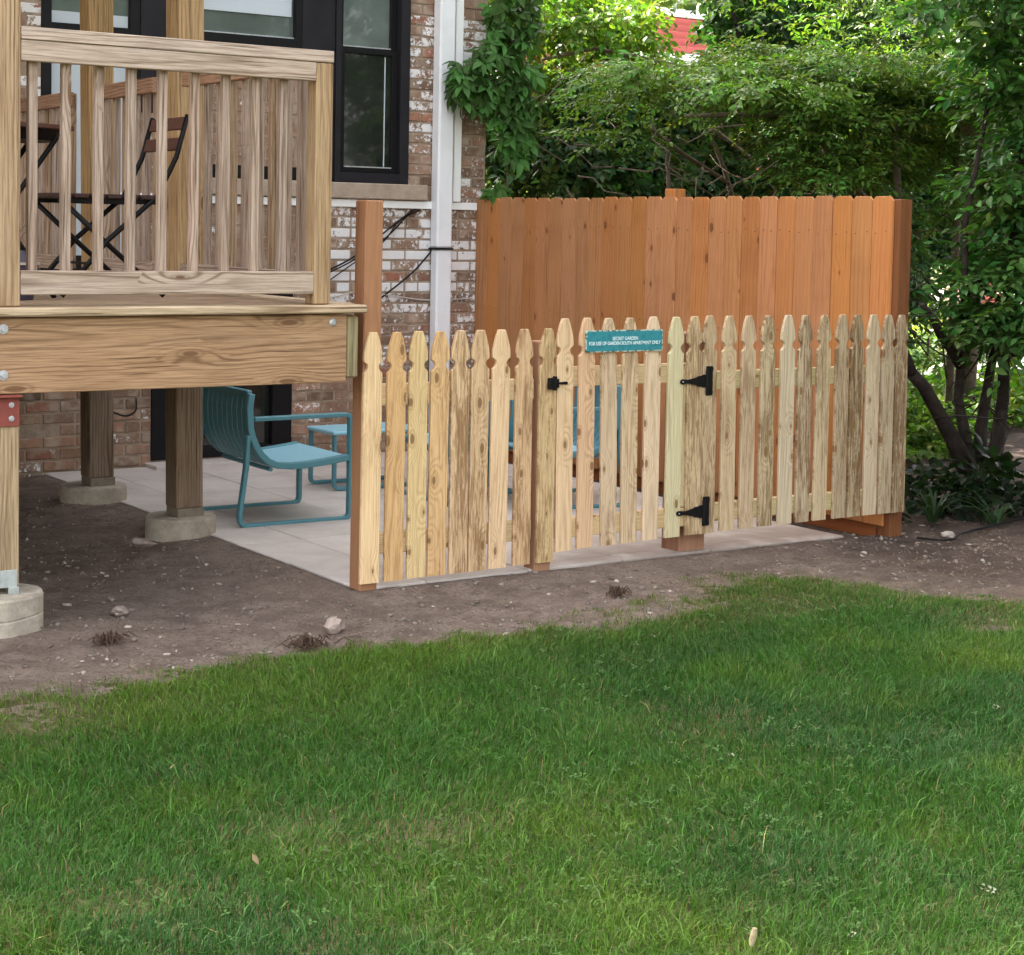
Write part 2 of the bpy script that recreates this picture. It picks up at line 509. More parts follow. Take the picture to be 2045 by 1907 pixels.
class MB:
    """collects verts and faces for one mesh"""

    def __init__(self):
        self.v = []
        self.f = []

    def add(self, vs, fs):
        n = len(self.v)
        self.v.extend(tuple(p) for p in vs)
        self.f.extend(tuple(i + n for i in f) for f in fs)
        return self

    def box(self, x0, x1, y0, y1, z0, z1):
        return self.add([(x0, y0, z0), (x1, y0, z0), (x1, y1, z0), (x0, y1, z0), (x0, y0, z1), (x1, y0, z1), (x1, y1, z1), (x0, y1, z1)],
                        [(0, 3, 2, 1), (4, 5, 6, 7), (0, 1, 5, 4), (1, 2, 6, 5), (2, 3, 7, 6), (3, 0, 4, 7)])

    def cyl(self, p, r, h, n=20, r2=None, axis='Z'):
        r2 = r if r2 is None else r2
        vs = []
        for k in range(n):
            c, s = math.cos(2 * math.pi * k / n), math.sin(2 * math.pi * k / n)
            for rr, hh in ((r, 0), (r2, h)):
                q = (rr * c, rr * s, hh)
                if axis == 'Y':
                    q = (q[0], q[2], q[1])
                elif axis == 'X':
                    q = (q[2], q[0], q[1])
                vs.append((p[0] + q[0], p[1] + q[1], p[2] + q[2]))
        fs = [(2 * k, 2 * ((k + 1) % n), 2 * ((k + 1) % n) + 1, 2 * k + 1) for k in range(n)]
        fs.append(tuple(2 * k for k in range(n))[::-1])
        fs.append(tuple(2 * k + 1 for k in range(n)))
        if axis == 'Y':
            fs = [f[::-1] for f in fs]
        return self.add(vs, fs)

    def tube(self, pts, rad, n=6, cap=True):
        pts = [Vector(p) for p in pts]
        m = len(pts)
        rads = rad if isinstance(rad, (list, tuple)) else [rad] * m
        up = Vector((0, 0, 1))
        vs = []
        ref = None
        for i in range(m):
            d = (pts[min(i + 1, m - 1)] - pts[max(i - 1, 0)]).normalized()
            if ref is None:
                ref = up if abs(d.z) < 0.9 else Vector((1, 0, 0))
            s = d.cross(ref)
            s.normalize()
            u = s.cross(d)
            ref = u
            for k in range(n):
                a = 2 * math.pi * k / n
                vs.append(pts[i] + (s * math.cos(a) + u * math.sin(a)) * rads[i])
        fs = []
        for i in range(m - 1):
            for k in range(n):
                k2 = (k + 1) % n
                fs.append((i * n + k, i * n + k2, (i + 1) * n + k2, (i + 1) * n + k))
        if cap:
            fs.append(tuple(range(n))[::-1])
            fs.append(tuple((m - 1) * n + k for k in range(n)))
        return self.add(vs, fs)

    def strip(self, path, t, y0, y1, closed=False):
        """flat bar: path in the x-z plane, thickness t in that plane, from y0 to y1"""
        m = len(path)
        P = [Vector((p[0], p[1])) for p in path]
        vs = []
        for i in range(m):
            if closed:
                d = (P[(i + 1) % m] - P[i - 1]).normalized()
            else:
                d = (P[min(i + 1, m - 1)] - P[max(i - 1, 0)]).normalized()
            nrm = Vector((-d.y, d.x)) * (t / 2)
            a, b = P[i] + nrm, P[i] - nrm
            vs += [(a.x, y0, a.y), (a.x, y1, a.y), (b.x, y1, b.y), (b.x, y0, b.y)]
        fs = []
        for i in range(m if closed else m - 1):
            j = (i + 1) % m
            for k in range(4):
                k2 = (k + 1) % 4
                fs.append((i * 4 + k, i * 4 + k2, j * 4 + k2, j * 4 + k))
        if not closed:
            fs.append((3, 2, 1, 0))
            fs.append(((m - 1) * 4, (m - 1) * 4 + 1, (m - 1) * 4 + 2, (m - 1) * 4 + 3))
        return self.add(vs, fs)

    def mesh(self, name, smooth=False, bevel=0.0):
        me = bpy.data.meshes.new(name)
        me.from_pydata(self.v, [], self.f)
        if bevel:
            bm = bmesh.new()
            bm.from_mesh(me)
            bmesh.ops.recalc_face_normals(bm, faces=bm.faces)
            eds = [e for e in bm.edges if len(e.link_faces) == 2 and e.calc_face_angle(0) > 0.5]
            bmesh.ops.bevel(bm, geom=eds, offset=bevel, segments=1, affect='EDGES', profile=0.5)
            bm.to_mesh(me)
            bm.free()
        else:
            bm = bmesh.new()
            bm.from_mesh(me)
            bmesh.ops.recalc_face_normals(bm, faces=bm.faces)
            bm.to_mesh(me)
            bm.free()
        if smooth:
            for p in me.polygons:
                p.use_smooth = True
        return me


BOXES = {}


def boxmesh(dx, dy, dz, bevel, mat):
    k = (round(dx, 4), round(dy, 4), round(dz, 4), bevel, mat.name)
    if k not in BOXES:
        me = MB().box(-dx / 2, dx / 2, -dy / 2, dy / 2, -dz / 2, dz / 2).mesh('board', bevel=bevel)
        me.materials.append(mat)
        BOXES[k] = me
    return BOXES[k]


def piece(name, x0, x1, y0, y1, z0, z1, mat, parent, color=(1, 1, 1), bevel=0.003, rot=None, label=None):
    me = boxmesh(x1 - x0, y1 - y0, z1 - z0, bevel, mat)
    pl = parent.location if parent is not None else Vector((0, 0, 0))
    return obj(name, me, None, parent, ((x0 + x1) / 2 - pl.x, (y0 + y1) / 2 - pl.y, (z0 + z1) / 2 - pl.z), rot, color, label=label)


def structure(name, me, mat):
    o = obj(name, me, mat)
    o['kind'] = 'structure'
    return o


def np_mesh(name, V, F4=None, F3=None, col=None, smooth=False):
    """fast mesh from numpy: quads F4 and triangles F3"""
    me = bpy.data.meshes.new(name)
    n4 = 0 if F4 is None else len(F4)
    n3 = 0 if F3 is None else len(F3)
    me.vertices.add(len(V))
    me.vertices.foreach_set('co', np.ascontiguousarray(V, dtype=np.float32).ravel())
    loops = []
    if n4:
        loops.append(np.asarray(F4, np.int32).ravel())
    if n3:
        loops.append(np.asarray(F3, np.int32).ravel())
    L = np.concatenate(loops)
    me.loops.add(len(L))
    me.loops.foreach_set('vertex_index', L)
    me.polygons.add(n4 + n3)
    st = np.concatenate([np.arange(n4) * 4, n4 * 4 + np.arange(n3) * 3]).astype(np.int32)
    me.polygons.foreach_set('loop_start', st)
    if smooth:
        me.polygons.foreach_set('use_smooth', np.ones(n4 + n3, dtype=bool))
    me.update(calc_edges=True)
    if col is not None:
        a = me.color_attributes.new('col', 'FLOAT_COLOR', 'POINT')
        c4 = np.ones((len(V), 4), np.float32)
        c4[:, :3] = col
        a.data.foreach_set('color', c4.ravel())
    return me


def vnoise(x, y, scale, seed=0):
    """smooth value noise, 0..1"""
    x = np.asarray(x) * scale
    y = np.asarray(y) * scale
    xi = np.floor(x).astype(np.int64)
    yi = np.floor(y).astype(np.int64)
    fx, fy = x - xi, y - yi
    fx = fx * fx * (3 - 2 * fx)
    fy = fy * fy * (3 - 2 * fy)

    def h(a, b):
        n = (a * 374761393 + b * 668265263 + seed * 1442695041) & 0x7fffffff
        n = ((n ^ (n >> 13)) * 1274126177) & 0x7fffffff
        n = n ^ (n >> 16)
        return (n & 0xffff) / 65535.0
    return (h(xi, yi) * (1 - fx) + h(xi + 1, yi) * fx) * (1 - fy) + (h(xi, yi + 1) * (1 - fx) + h(xi + 1, yi + 1) * fx) * fy


def fbm(x, y, scale, seed=0, o=4):
    s = 0
    a = 0.5
    t = 0
    for k in range(o):
        s = s + a * vnoise(x, y, scale * 2 ** k, seed + k * 17)
        t += a
        a *= 0.55
    return s / t


# ================================================================== SETTING: ground, lawn, patio bed, street
EDGE_X = np.array([-6, 0.5, 1.83, 2.42, 3.12, 3.75, 4.34, 4.75, 5.10, 5.45, 5.70, 5.85, 6.1, 6.6, 8.0, 12])
EDGE_Y = np.array([5.5, 5.6, 5.62, 5.61, 5.64, 5.63, 5.68, 5.80, 6.02, 6.00, 5.72, 5.35, 5.0, 4.7, 4.4, 4.2])


def lawn_amount(x, y):
    """1 in full turf, 0 on bare soil"""
    e = np.interp(x, EDGE_X, EDGE_Y)
    d = e - y + (fbm(x, y, 2.2, 5) - 0.5) * 0.36 + (fbm(x, y, 9, 9) - 0.5) * 0.30
    wdt = 0.30 + 0.35 * np.clip((x - 4.2) / 1.0, 0, 1) + 0.25 * np.clip((2.3 - x) / 0.5, 0, 1)
    g = np.clip(d / wdt + 0.35, 0, 1)
    g = np.clip(g + (fbm(x, y, 14, 19) - 0.5) * 1.3 * (1 - g) * np.minimum(g * 4, 1), 0, 1)
    # thin places
    for (bx, by, rx, ry, s) in ((1.85, 5.30, 0.40, 0.20, 0.5), (2.05, 4.05, 0.20, 0.10, 0.45), (1.5, 3.75, 0.18, 0.12, 0.5), (4.55, 5.62, 0.42, 0.10, 0.8),
                                (5.2, 5.55, 0.3, 0.13, 0.5), (5.55, 4.75, 0.22, 0.13, 0.7), (2.35, 3.85, 0.22, 0.12, 0.45), (5.75, 4.95, 0.3, 0.15, 0.5), (3.6, 4.2, 0.25, 0.14, 0.25), (5.0, 5.35, .45, .14, .5), (4.2, 5.45, .25, .08, .5), (5.6, 5.35, .3, .2, .45)):
        w = np.exp(-(((x - bx) / rx) ** 2 + ((y - by) / ry) ** 2))
        g = g * (1 - s * w * (0.6 + 0.6 * fbm(x, y, 6, 31)))
    return np.clip(g, 0, 1)


def ground_h(x, y):
    z = -0.030 + (fbm(x, y, 1.3, 2) - 0.5) * 0.030 + (fbm(x, y, 7, 3) - 0.5) * 0.026 + (fbm(x, y, 24, 4) - 0.5) * 0.014
    lw = lawn_amount(x, y)
    z = z * (1 - lw) + lw * (-0.02 + (fbm(x, y, 1.2, 8) - 0.5) * 0.05)
    # heaped soil round the footings
    for (fx, fy, hh) in ((2.09, 6.60, 0.05), (3.54, 8.15, 0.03), (3.54, 9.35, 0.03), (3.2, 8.0, -0.03)):
        z = z + hh * np.exp(-(((x - fx) / 0.35) ** 2 + ((y - fy) / 0.35) ** 2))
    # the paved court sits in a shallow tray; a narrow gap runs along the cedar fence
    dpx = np.maximum(np.maximum(3.64 - x, x - 6.5), 0)
    dpy = np.maximum(np.maximum(6.52 - y, y - 10.4), 0)
    dp = np.sqrt(dpx ** 2 + dpy ** 2)
    wgt = np.clip(1 - dp / 0.22, 0, 1) * (x < 6.6)
    z = z * (1 - wgt) + wgt * (-0.004 + (fbm(x, y, 9, 14) - 0.5) * 0.010)
    inp = (x > 3.66) & (x < 6.5) & (y > 6.54) & (y < 10.46)
    z = np.where(inp, -0.09, z)
    gap = (x > 6.5) & (x < 6.9) & (y > 6.62) & (y < 10.5)
    z = np.where(gap, np.minimum(z, -0.06), z)
    z = np.where((x > 7.2) & (y > 6.2), z + np.clip((x - 7.2) * 0.03, 0, 0.05), z)
    return z


gx = np.concatenate([np.arange(-3, 0.8, 0.12), np.arange(0.8, 8.2, 0.035), np.arange(8.2, 14.5, 0.12)])
gy = np.concatenate([np.arange(-2, 2.2, 0.12), np.arange(2.2, 9.4, 0.035), np.arange(9.4, 13.0, 0.12)])
GX, GY = np.meshgrid(gx, gy, indexing='ij')
GZ = ground_h(GX, GY)
V = np.stack([GX, GY, GZ], -1).reshape(-1, 3)
ni, nj = GX.shape
idx = np.arange(ni * nj).reshape(ni, nj)
Q = np.stack([idx[:-1, :-1], idx[1:, :-1], idx[1:, 1:], idx[:-1, 1:]], -1).reshape(-1, 4)
cc = V[Q].mean(1)
is_lawn = lawn_amount(cc[:, 0], cc[:, 1]) > 0.45


def submesh(name, faces):
    u, inv = np.unique(faces.ravel(), return_inverse=True)
    return np_mesh(name, V[u], inv.reshape(-1, 4), smooth=True)


structure('lawn', submesh('lawn', Q[is_lawn]), M['turf'])
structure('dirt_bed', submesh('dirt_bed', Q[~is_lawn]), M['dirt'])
gm = MB()
gm.add([(-200, -200, -0.16), (300, -200, -0.16), (300, 300, -0.16), (-200, 300, -0.16)], [(0, 1, 2, 3)])
structure('ground', gm.mesh('ground'), M['turf'])
st = MB()
st.add([(12.6, 12.9, -0.10), (60, 12.9, -0.10), (60, 40, -0.10), (12.6, 40, -0.10)], [(0, 1, 2, 3)])
structure('street', st.mesh('street'), M['street'])

# ================================================================== HOUSE
WY = 10.48
house = thing('brick_house', 'old brick house with flaking white paint and black window frames behind the deck', 'house', (3.4, WY, 0))
OPEN = [  # x0, x1, z0, z1 in the front wall
    (4.34, 5.32, 0.03, 1.20),      # basement door
    (3.63, 4.25, 1.21, 3.60),      # deck door
    (4.60, 5.36, 2.66, 4.10),      # first window
    (5.36, 6.17, 1.815, 4.10),     # panel and tall window
]
HZ = 9.6
xs = sorted({-5.0, 6.80} | {o[0] for o in OPEN} | {o[1] for o in OPEN})
zs = sorted({-0.3, HZ} | {o[2] for o in OPEN} | {o[3] for o in OPEN})
wm = MB()
for a, b in zip(xs[:-1], xs[1:]):
    run = None
    for c, d in zip(zs[:-1], zs[1:]):
        mx_, mz_ = (a + b) / 2, (c + d) / 2
        if any(o[0] < mx_ < o[1] and o[2] < mz_ < o[3] for o in OPEN):
            if run:
                wm.box(a - 3.4, b - 3.4, -0.009, 0.30, run[0], run[1])
            run = None
        else:
            run = (run[0], d) if run else (c, d)
    if run:
        wm.box(a - 3.4, b - 3.4, -0.009, 0.30, run[0], run[1])
obj('wall', wm.mesh('wall'), M['mortar'], house)
sm = MB()
sm.box(3.15, 3.40, 0.31, 7.0, -0.3, HZ).box(-8.4, -8.15, 0.31, 7.0, -0.3, HZ).box(-8.4, 3.4, 7.0, 7.25, -0.3, HZ)
obj('side_wall', sm.mesh('side_wall'), M['mortar'], house)
obj('roof', MB().box(-8.7, 3.7, -0.25, 7.5, HZ, HZ + 0.25).mesh('roof'), M['roof'], house)
# floor and ceiling close the rooms behind the panes
obj('room_floor', MB().box(-8.1, 3.1, 0.31, 6.9, 1.0, 1.2).mesh('room_floor'), M['roof'], house)

brick_me = MB().box(-0.5, 0.5, -0.5, 0.5, -0.5, 0.5).mesh('brick', bevel=0.0)
bm = bmesh.new()
bm.from_mesh(brick_me)
for v in bm.verts:
    v.co.x *= 0.200
    v.co.y *= 0.030
    v.co.z *= 0.058
bmesh.ops.bevel(bm, geom=list(bm.edges), offset=0.004, segments=1, affect='EDGES', profile=0.5)
bm.to_mesh(brick_me)
bm.free()
brick_me.materials.append(M['brick'])
VIS = [(5.46, 6.82, 0.50, 2.95), (3.50, 4.36, -0.05, 0.53), (5.30, 5.62, -0.05, 0.56), (3.45, 3.66, 2.25, 3.0)]
rest = MB()
n_vis = 0
for k in range(-1, 60):
    z = 0.036 + 0.0722 * k
    if z > 4.3:
        break
    free = [(3.0, 6.80)]
    for o in OPEN:
        if o[2] - 0.03 < z < o[3] + 0.03:
            nf = []
            for f in free:
                if o[1] <= f[0] or o[0] >= f[1]:
                    nf.append(f)
                else:
                    if o[0] > f[0]:
                        nf.append((f[0], o[0] - 0.002))
                    if o[1] < f[1]:
                        nf.append((o[1] + 0.002, f[1]))
            free = nf
    half = (k % 6 == 3)
    step = 0.105 if half else 0.210
    x = 6.80 - step * 30 + (0.105 if k % 2 else 0)
    while x < 6.80:
        x0, x1 = x, x + step - 0.014
        x += step
        for f in free:
            a, b = max(x0, f[0]), min(x1, f[1])
            if b - a < 0.035:
                continue
            cxm = (a + b) / 2
            vis = any(r[0] < cxm < r[1] and r[2] < z < r[3] for r in VIS)
            dy = random.uniform(-0.004, 0.003)
            if vis and n_vis < 298:
                n_vis += 1
                if cxm > 5.4:
                    band = math.exp(-((z - 1.28) / 0.22) ** 2)
                    pa = 0.30 + 0.10 * random.random() + (0.42 * band if random.random() < 0.8 else 0.0) * (1.0 if cxm < 6.36 else 0.45)
                    if z > 1.75:
                        pa = random.choice([0.28, 0.33, 0.38, 0.42]) + 0.04 * random.random()
                    if z < 0.8:
                        pa = random.choice([0.22, 0.3, 0.40])
                else:
                    pa = random.choice([0.15, 0.2, 0.2, 0.27, 0.34]) if z < 2 else random.uniform(0.44, 0.6)
                hue = random.random() ** 1.3
                val = random.uniform(0.30, 0.75)
                obj('brick', brick_me, None, house, (cxm - 3.4, dy, z), (random.uniform(-.01, .01), random.uniform(-.006, .006), 0), (pa, hue, val, 1), ((b - a) / 0.200, 1, 1))
            else:
                rest.box(a - 3.4, b - 3.4, -0.015 + dy, 0.015 + dy, z - 0.0305, z + 0.0305)
ro = obj('brickwork', rest.mesh('brickwork'), M['brick'], house, color=(0.28, 0.5, 0.5, 1), kind='stuff')


def hp(name, x0, x1, y0, y1, z0, z1, mat, parent=None, bevel=0.003):
    """a box fixed to the house wall; y is measured from the wall face, negative towards the court"""
    par = parent or house
    base = Vector((3.4, WY, 0)) + (Vector(par.location) if par is not house else Vector((0, 0, 0)))
    me = MB().box(x0 - base.x, x1 - base.x, WY + y0 - base.y, WY + y1 - base.y, z0 - base.z, z1 - base.z).mesh(name, bevel=bevel)
    return obj(name, me, mat, par)


def frame_ring(name, x0, x1, z0, z1, w, y0, y1, mat, parent=None):
    par = parent or house
    b = MB()
    ox = 3.4
    if isinstance(w, (int, float)):
        w = (w, w, w, w)   # left right bottom top
    b.box(x0 - ox, x0 + w[0] - ox, y0, y1, z0, z1)
    b.box(x1 - w[1] - ox, x1 - ox, y0, y1, z0, z1)
    b.box(x0 + w[0] - ox, x1 - w[1] - ox, y0 + .001, y1, z0, z0 + w[2])
    b.box(x0 + w[0] - ox, x1 - w[1] - ox, y0 + .001, y1, z1 - w[3], z1)
    return obj(name, b.mesh(name, bevel=0.002), mat, par)


def pane(x0, x1, z0, z1, y, mat, parent):
    me = MB().box(x0 - 3.4, x1 - 3.4, y, y + 0.012, z0, z1).mesh('pane')
    return obj('pane', me, mat, parent)


# tall window: outer casing, sashes, panes
w3 = frame_ring('window', 5.605, 6.168, 1.817, 4.10, (0.04, 0.07, 0.065, 0.06), -0.035, 0.10, M['panel'])
frame_ring('sash', 5.648, 6.094, 1.885, 2.70, (0.042, 0.045, 0.036, 0.030), 0.000, 0.05, M['frame'], w3)
frame_ring('sash', 5.648, 6.094, 2.672, 4.04, (0.042, 0.045, 0.048, 0.05), 0.030, 0.075, M['frame'], w3)
pane(5.688, 6.052, 1.92, 2.672, 0.022, M['glass'], w3)
pane(5.688, 6.052, 2.718, 4.0, 0.05, M['glass2'], w3)
obj('sash_lip', MB().box(5.688 - 3.4, 6.052 - 3.4, -0.003, 0.02, 1.917, 1.925).mesh('sash_lip'), M['zinc'], w3)
obj('sash_lip', MB().box(5.688 - 3.4, 6.052 - 3.4, 0.028, 0.05, 2.714, 2.722).mesh('sash_lip'), M['zinc'], w3)
lat = MB().box(6.000 - 3.4, 6.006 - 3.4, 0.016, 0.022, 1.93, 2.66)
obj('shade_edge', lat.mesh('shade_edge'), M['blind'], w3)
hp('panel', 5.362, 5.603, -0.02, 0.10, 1.83, 4.10, M['panel'])
# first window
w2 = frame_ring('window', 4.60, 5.36, 2.665, 4.10, (0.05, 0.042, 0.062, 0.06), -0.02, 0.10, M['frame'])
pane(4.648, 5.318, 2.728, 4.0, 0.03, M['glass2'], w2)
obj('sash_lip', MB().box(4.65 - 3.4, 5.316 - 3.4, 0.010, 0.03, 2.724, 2.738).mesh('sash_lip'), M['zinc'], w2)
obj('blind', MB().box(4.66 - 3.4, 5.30 - 3.4, 0.018, 0.026, 2.87, 2.98).mesh('blind'), M['blind'], w2)
hp('band', 4.45, 5.36, -0.03, 0.02, 1.817, 1.90, M['frame'])
# dark painted wall beside the deck door
hp('dark_panel', 4.252, 4.598, -0.022, 0.009, 2.20, 4.10, M['panel'])
# deck door
dr = frame_ring('door', 3.632, 4.248, 1.215, 3.60, (0.06, 0.06, 0.10, 0.08), -0.02, 0.10, M['frame'])
obj('rail', MB().box(3.692 - 3.4, 4.188 - 3.4, -0.015, 0.06, 2.64, 2.705).mesh('rail'), M['frame'], dr)
pane(3.692, 4.188, 1.315, 2.64, 0.02, M['blind'], dr)
pane(3.692, 4.188, 2.705, 3.52, 0.02, M['glass2'], dr)
obj('blind', MB().box(3.70 - 3.4, 4.18 - 3.4, 0.008, 0.016, 2.71, 2.78).mesh('blind'), M['blind'], dr)
# basement door
bd = frame_ring('door', 4.342, 5.318, 0.035, 1.20, (0.13, 0.14, 0.06, 0.08), -0.02, 0.10, M['frame'])
obj('mullion', MB().box(4.86 - 3.4, 4.98 - 3.4, -0.01, 0.08, 0.095, 1.12).mesh('mullion', bevel=0.003), M['frame'], bd)
pane(4.472, 4.86, 0.095, 1.12, 0.04, M['glass'], bd)
pane(4.98, 5.178, 0.095, 1.12, 0.04, M['glass'], bd)
obj('trim', MB().box(4.50 - 3.4, 5.16 - 3.4, -0.016, -0.008, 0.50, 0.52).mesh('trim'), M['zinc'], bd)
obj('threshold', MB().box(4.30 - 3.4, 5.36 - 3.4, -0.20, 0.0, -0.02, 0.022).mesh('threshold', bevel=0.004), M['paver'], bd)
# sill, trim strip
hp('sill', 4.45, 6.302, -0.075, 0.03, 1.708, 1.813, M['stone'], bevel=0.006)
hp('trim_strip', 3.9, 6.72, -0.045, -0.016, 1.652, 1.703, M['whitetrim'])
# downspouts
ds = obj('downspout', MB().box(6.350 - 3.4, 6.472 - 3.4, -0.125, -0.025, 1.388, 9.5).box(6.354 - 3.4, 6.476 - 3.4, -0.121, -0.029, 0.02, 1.380).mesh('downspout', bevel=0.012), M['white'], house)
obj('strap', MB().box(6.345 - 3.4, 6.478 - 3.4, -0.130, -0.018, 1.378, 1.390).mesh('strap'), M['frame'], ds)
obj('strap', MB().box(6.345 - 3.4, 6.478 - 3.4, -0.130, -0.018, 3.38, 3.40).mesh('strap'), M['white'], ds)
obj('conduit', MB().box(6.512 - 3.4, 6.572 - 3.4, -0.065, -0.02, 1.706, 9.5).mesh('conduit', bevel=0.005), M['whitetrim'], house)


def cab(pts, r, mat, name='cable'):
    b = MB()
    P = [Vector(p) - Vector((3.4, WY, 0)) for p in pts]
    # smooth resample
    Q_ = []
    for i in range(len(P) - 1):
        p0, p1, p2, p3 = P[max(i - 1, 0)], P[i], P[i + 1], P[min(i + 2, len(P) - 1)]
        for s in range(5):
            u = s / 5
            Q_.append(0.5 * ((2 * p1) + (p2 - p0) * u + (2 * p0 - 5 * p1 + 4 * p2 - p3) * u * u + (3 * p1 - p0 - 3 * p2 + p3) * u ** 3))
    Q_.append(P[-1])
    b.tube(Q_, r, 6)
    return obj(name, b.mesh(name, smooth=True), mat, house)


cy_ = 10.440
cab([(6.26, cy_, 1.645), (6.13, cy_ - .01, 1.59), (5.99, cy_ - .02, 1.50), (5.77, cy_ - .02, 1.34), (5.57, cy_ - .02, 1.24), (5.2, cy_, 1.1)], 0.006, M['cable'])
cab([(6.20, cy_, 1.645), (5.99, cy_ - .03, 1.46), (5.77, cy_ - .03, 1.32), (5.57, cy_ - .03, 1.225), (5.2, cy_, 1.07)], 0.005, M['cable'])
cab([(6.23, cy_, 1.65), (6.08, cy_ - .03, 1.57), (5.95, cy_ - .04, 1.42), (5.72, cy_ - .03, 1.27), (5.5, cy_, 1.12)], 0.004, M['cable'])
cab([(6.36, cy_, 1.37), (6.21, cy_, 1.22), (6.0, cy_, 1.07), (5.9, cy_, 1.0)], 0.006, M['cable'])
cab([(6.70, cy_ + .01, 1.04), (6.35, cy_ + .01, 1.03), (6.14, cy_, 1.05), (5.99, cy_, 1.07), (5.78, cy_, 1.09), (5.58, cy_, 1.05), (5.3, cy_, 1.02)], 0.005, M['palecable'])
cab([(3.95, 10.45, 0.40), (4.02, 10.40, 0.37), (4.08, 10.40, 0.35), (4.14, 10.40, 0.33), (4.19, 10.40, 0.34), (4.22, 10.41, 0.37), (4.23, 10.44, 0.43)], 0.006, M['cable'])

# ================================================================== PATIO
patio = thing('patio', 'pale square concrete pavers laid between the house wall and the picket fence', 'patio', (3.64, 6.54, 0))
px_ = [3.645, 3.98] + [3.98 + 0.535 * k for k in range(1, 5)] + [6.47]
py_ = [6.525] + [6.66 + 0.535 * k for k in range(0, 8)]
py_ = [p for p in py_ if p < 10.40] + [10.455]
for i in range(len(px_) - 1):
    for j in range(len(py_) - 1):
        x0, x1, y0, y1 = px_[i] + .0025, px_[i + 1] - .0025, py_[j] + .0025, py_[j + 1] - .0025
        if x1 - x0 < .05 or y1 - y0 < .03:
            continue
        piece('paver', x0, x1, y0, y1, -0.055, 0.0 + random.uniform(-0.003, 0.001), M['paver'], patio, bevel=0.004)
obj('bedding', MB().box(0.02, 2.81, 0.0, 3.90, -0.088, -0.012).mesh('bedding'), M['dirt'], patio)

# ================================================================== DECK
C_RIM = (0.45, 0.28, 0.155)
C_POST = (0.45, 0.31, 0.185)
C_PALE = (0.44, 0.315, 0.205)
C_BAL = (0.455, 0.345, 0.275)
C_NOSE = (0.56, 0.43, 0.29)
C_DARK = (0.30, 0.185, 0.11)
deck = thing('wooden_deck', 'raised timber deck with baluster railing on posts beside the house', 'deck', (2.09, 6.45, 0))
W = wood
DX0, DX1 = -2.6, 3.52
DY1 = 10.36
# rim joists, joists
piece('rim_joist', DX0, 3.528, 6.452, 6.492, 0.885, 1.166, W('deck', 'X'), deck, C_RIM)
piece('rim_joist', 3.532, 3.582, 6.472, DY1, 0.900, 1.160, W('deck', 'Y'), deck, C_RIM)
piece('joist_end', 3.534, 3.588, 6.464, 6.470, 0.905, 1.155, W('deck', 'Z'), deck, (0.40, 0.34, 0.20))
for k in range(8):
    y = 6.9 + 0.42 * k
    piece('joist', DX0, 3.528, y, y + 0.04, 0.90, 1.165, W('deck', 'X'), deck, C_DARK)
# decking: boards run along the front, the first one is the nosing
yb = 6.415
k = 0
while yb < DY1:
    x1 = 3.605 if k == 0 else 3.505
    piece('deck_board', DX0, x1, yb, yb + 0.136, 1.171, 1.205, W('deck', 'X'), deck, C_NOSE if k == 0 else C_PALE, bevel=0.006)
    yb += 0.140
    k += 1
piece('edge_board', 3.508, 3.615, 6.556, DY1, 1.172, 1.207, W('deck', 'Y'), deck, (0.58, 0.44, 0.29), bevel=0.005)
# carriage bolts on the rim
bolt = MB()
bolt.cyl((0, 0, 0), 0.019, -0.003, 18, axis='Y')
bolt.cyl((0, -0.003, 0), 0.011, -0.010, 6, axis='Y')
bolt_me = bolt.mesh('bolt', bevel=0.001)
bolt_me.materials.append(M['zinc'])
dome = MB()
for i_, (r_, y_) in enumerate(((0.017, 0.0), (0.016, -0.004), (0.011, -0.008), (0.004, -0.010))):
    pass
dome.cyl((0, 0, 0), 0.017, -0.004, 18, 0.015, 'Y').cyl((0, -0.004, 0), 0.015, -0.004, 18, 0.008, 'Y')
dome_me = dome.mesh('bolt_dome', smooth=False)
dome_me.materials.append(M['zinc'])
for (x, z, me) in ((2.098, 1.125, bolt_me), (2.098, 0.955, bolt_me), (3.462, 1.132, dome_me)):
    obj('bolt', me, None, deck, (x - 2.09, 0.0015, z))
# foreground post (two lengths) with its brackets and footing
PX0, PX1 = 2.022, 2.161
piece('post', PX0, PX1, 6.448, 6.588, 1.207, 4.098, W('deck', 'Z'), deck, C_POST, bevel=0.005)
piece('post', PX0, PX1, 6.454, 6.594, 0.165, 0.868, W('deck', 'Z'), deck, (0.45, 0.335, 0.205), bevel=0.005)
pb = MB().box(2.00 - 2.09, 2.158 - 2.09, -0.004, 0.0, 0.765, 0.872).box(1.99 - 2.09, 2.162 - 2.09, -0.03, 0.10, 0.874, 0.882)
rp = obj('post_cap_bracket', pb.mesh('post_cap_bracket', bevel=0.001), M['redplate'], deck)
for z in (0.845, 0.795):
    obj('bolt', bolt_me, None, rp, (2.128 - 2.09, -0.004, z), scale=(.55, .6, .55))
bb = MB().box(2.00 - 2.09, 2.152 - 2.09, 0.0, 0.003, 0.165, 0.230)
bb.box(2.118 - 2.09, 2.158 - 2.09, -0.006, 0.002, 0.140, 0.166)
bb.box(2.00 - 2.09, 2.06 - 2.09, -0.004, 0.002, 0.150, 0.228)
obj('post_base_bracket', bb.mesh('post_base_bracket', bevel=0.001), M['bracket'], deck)


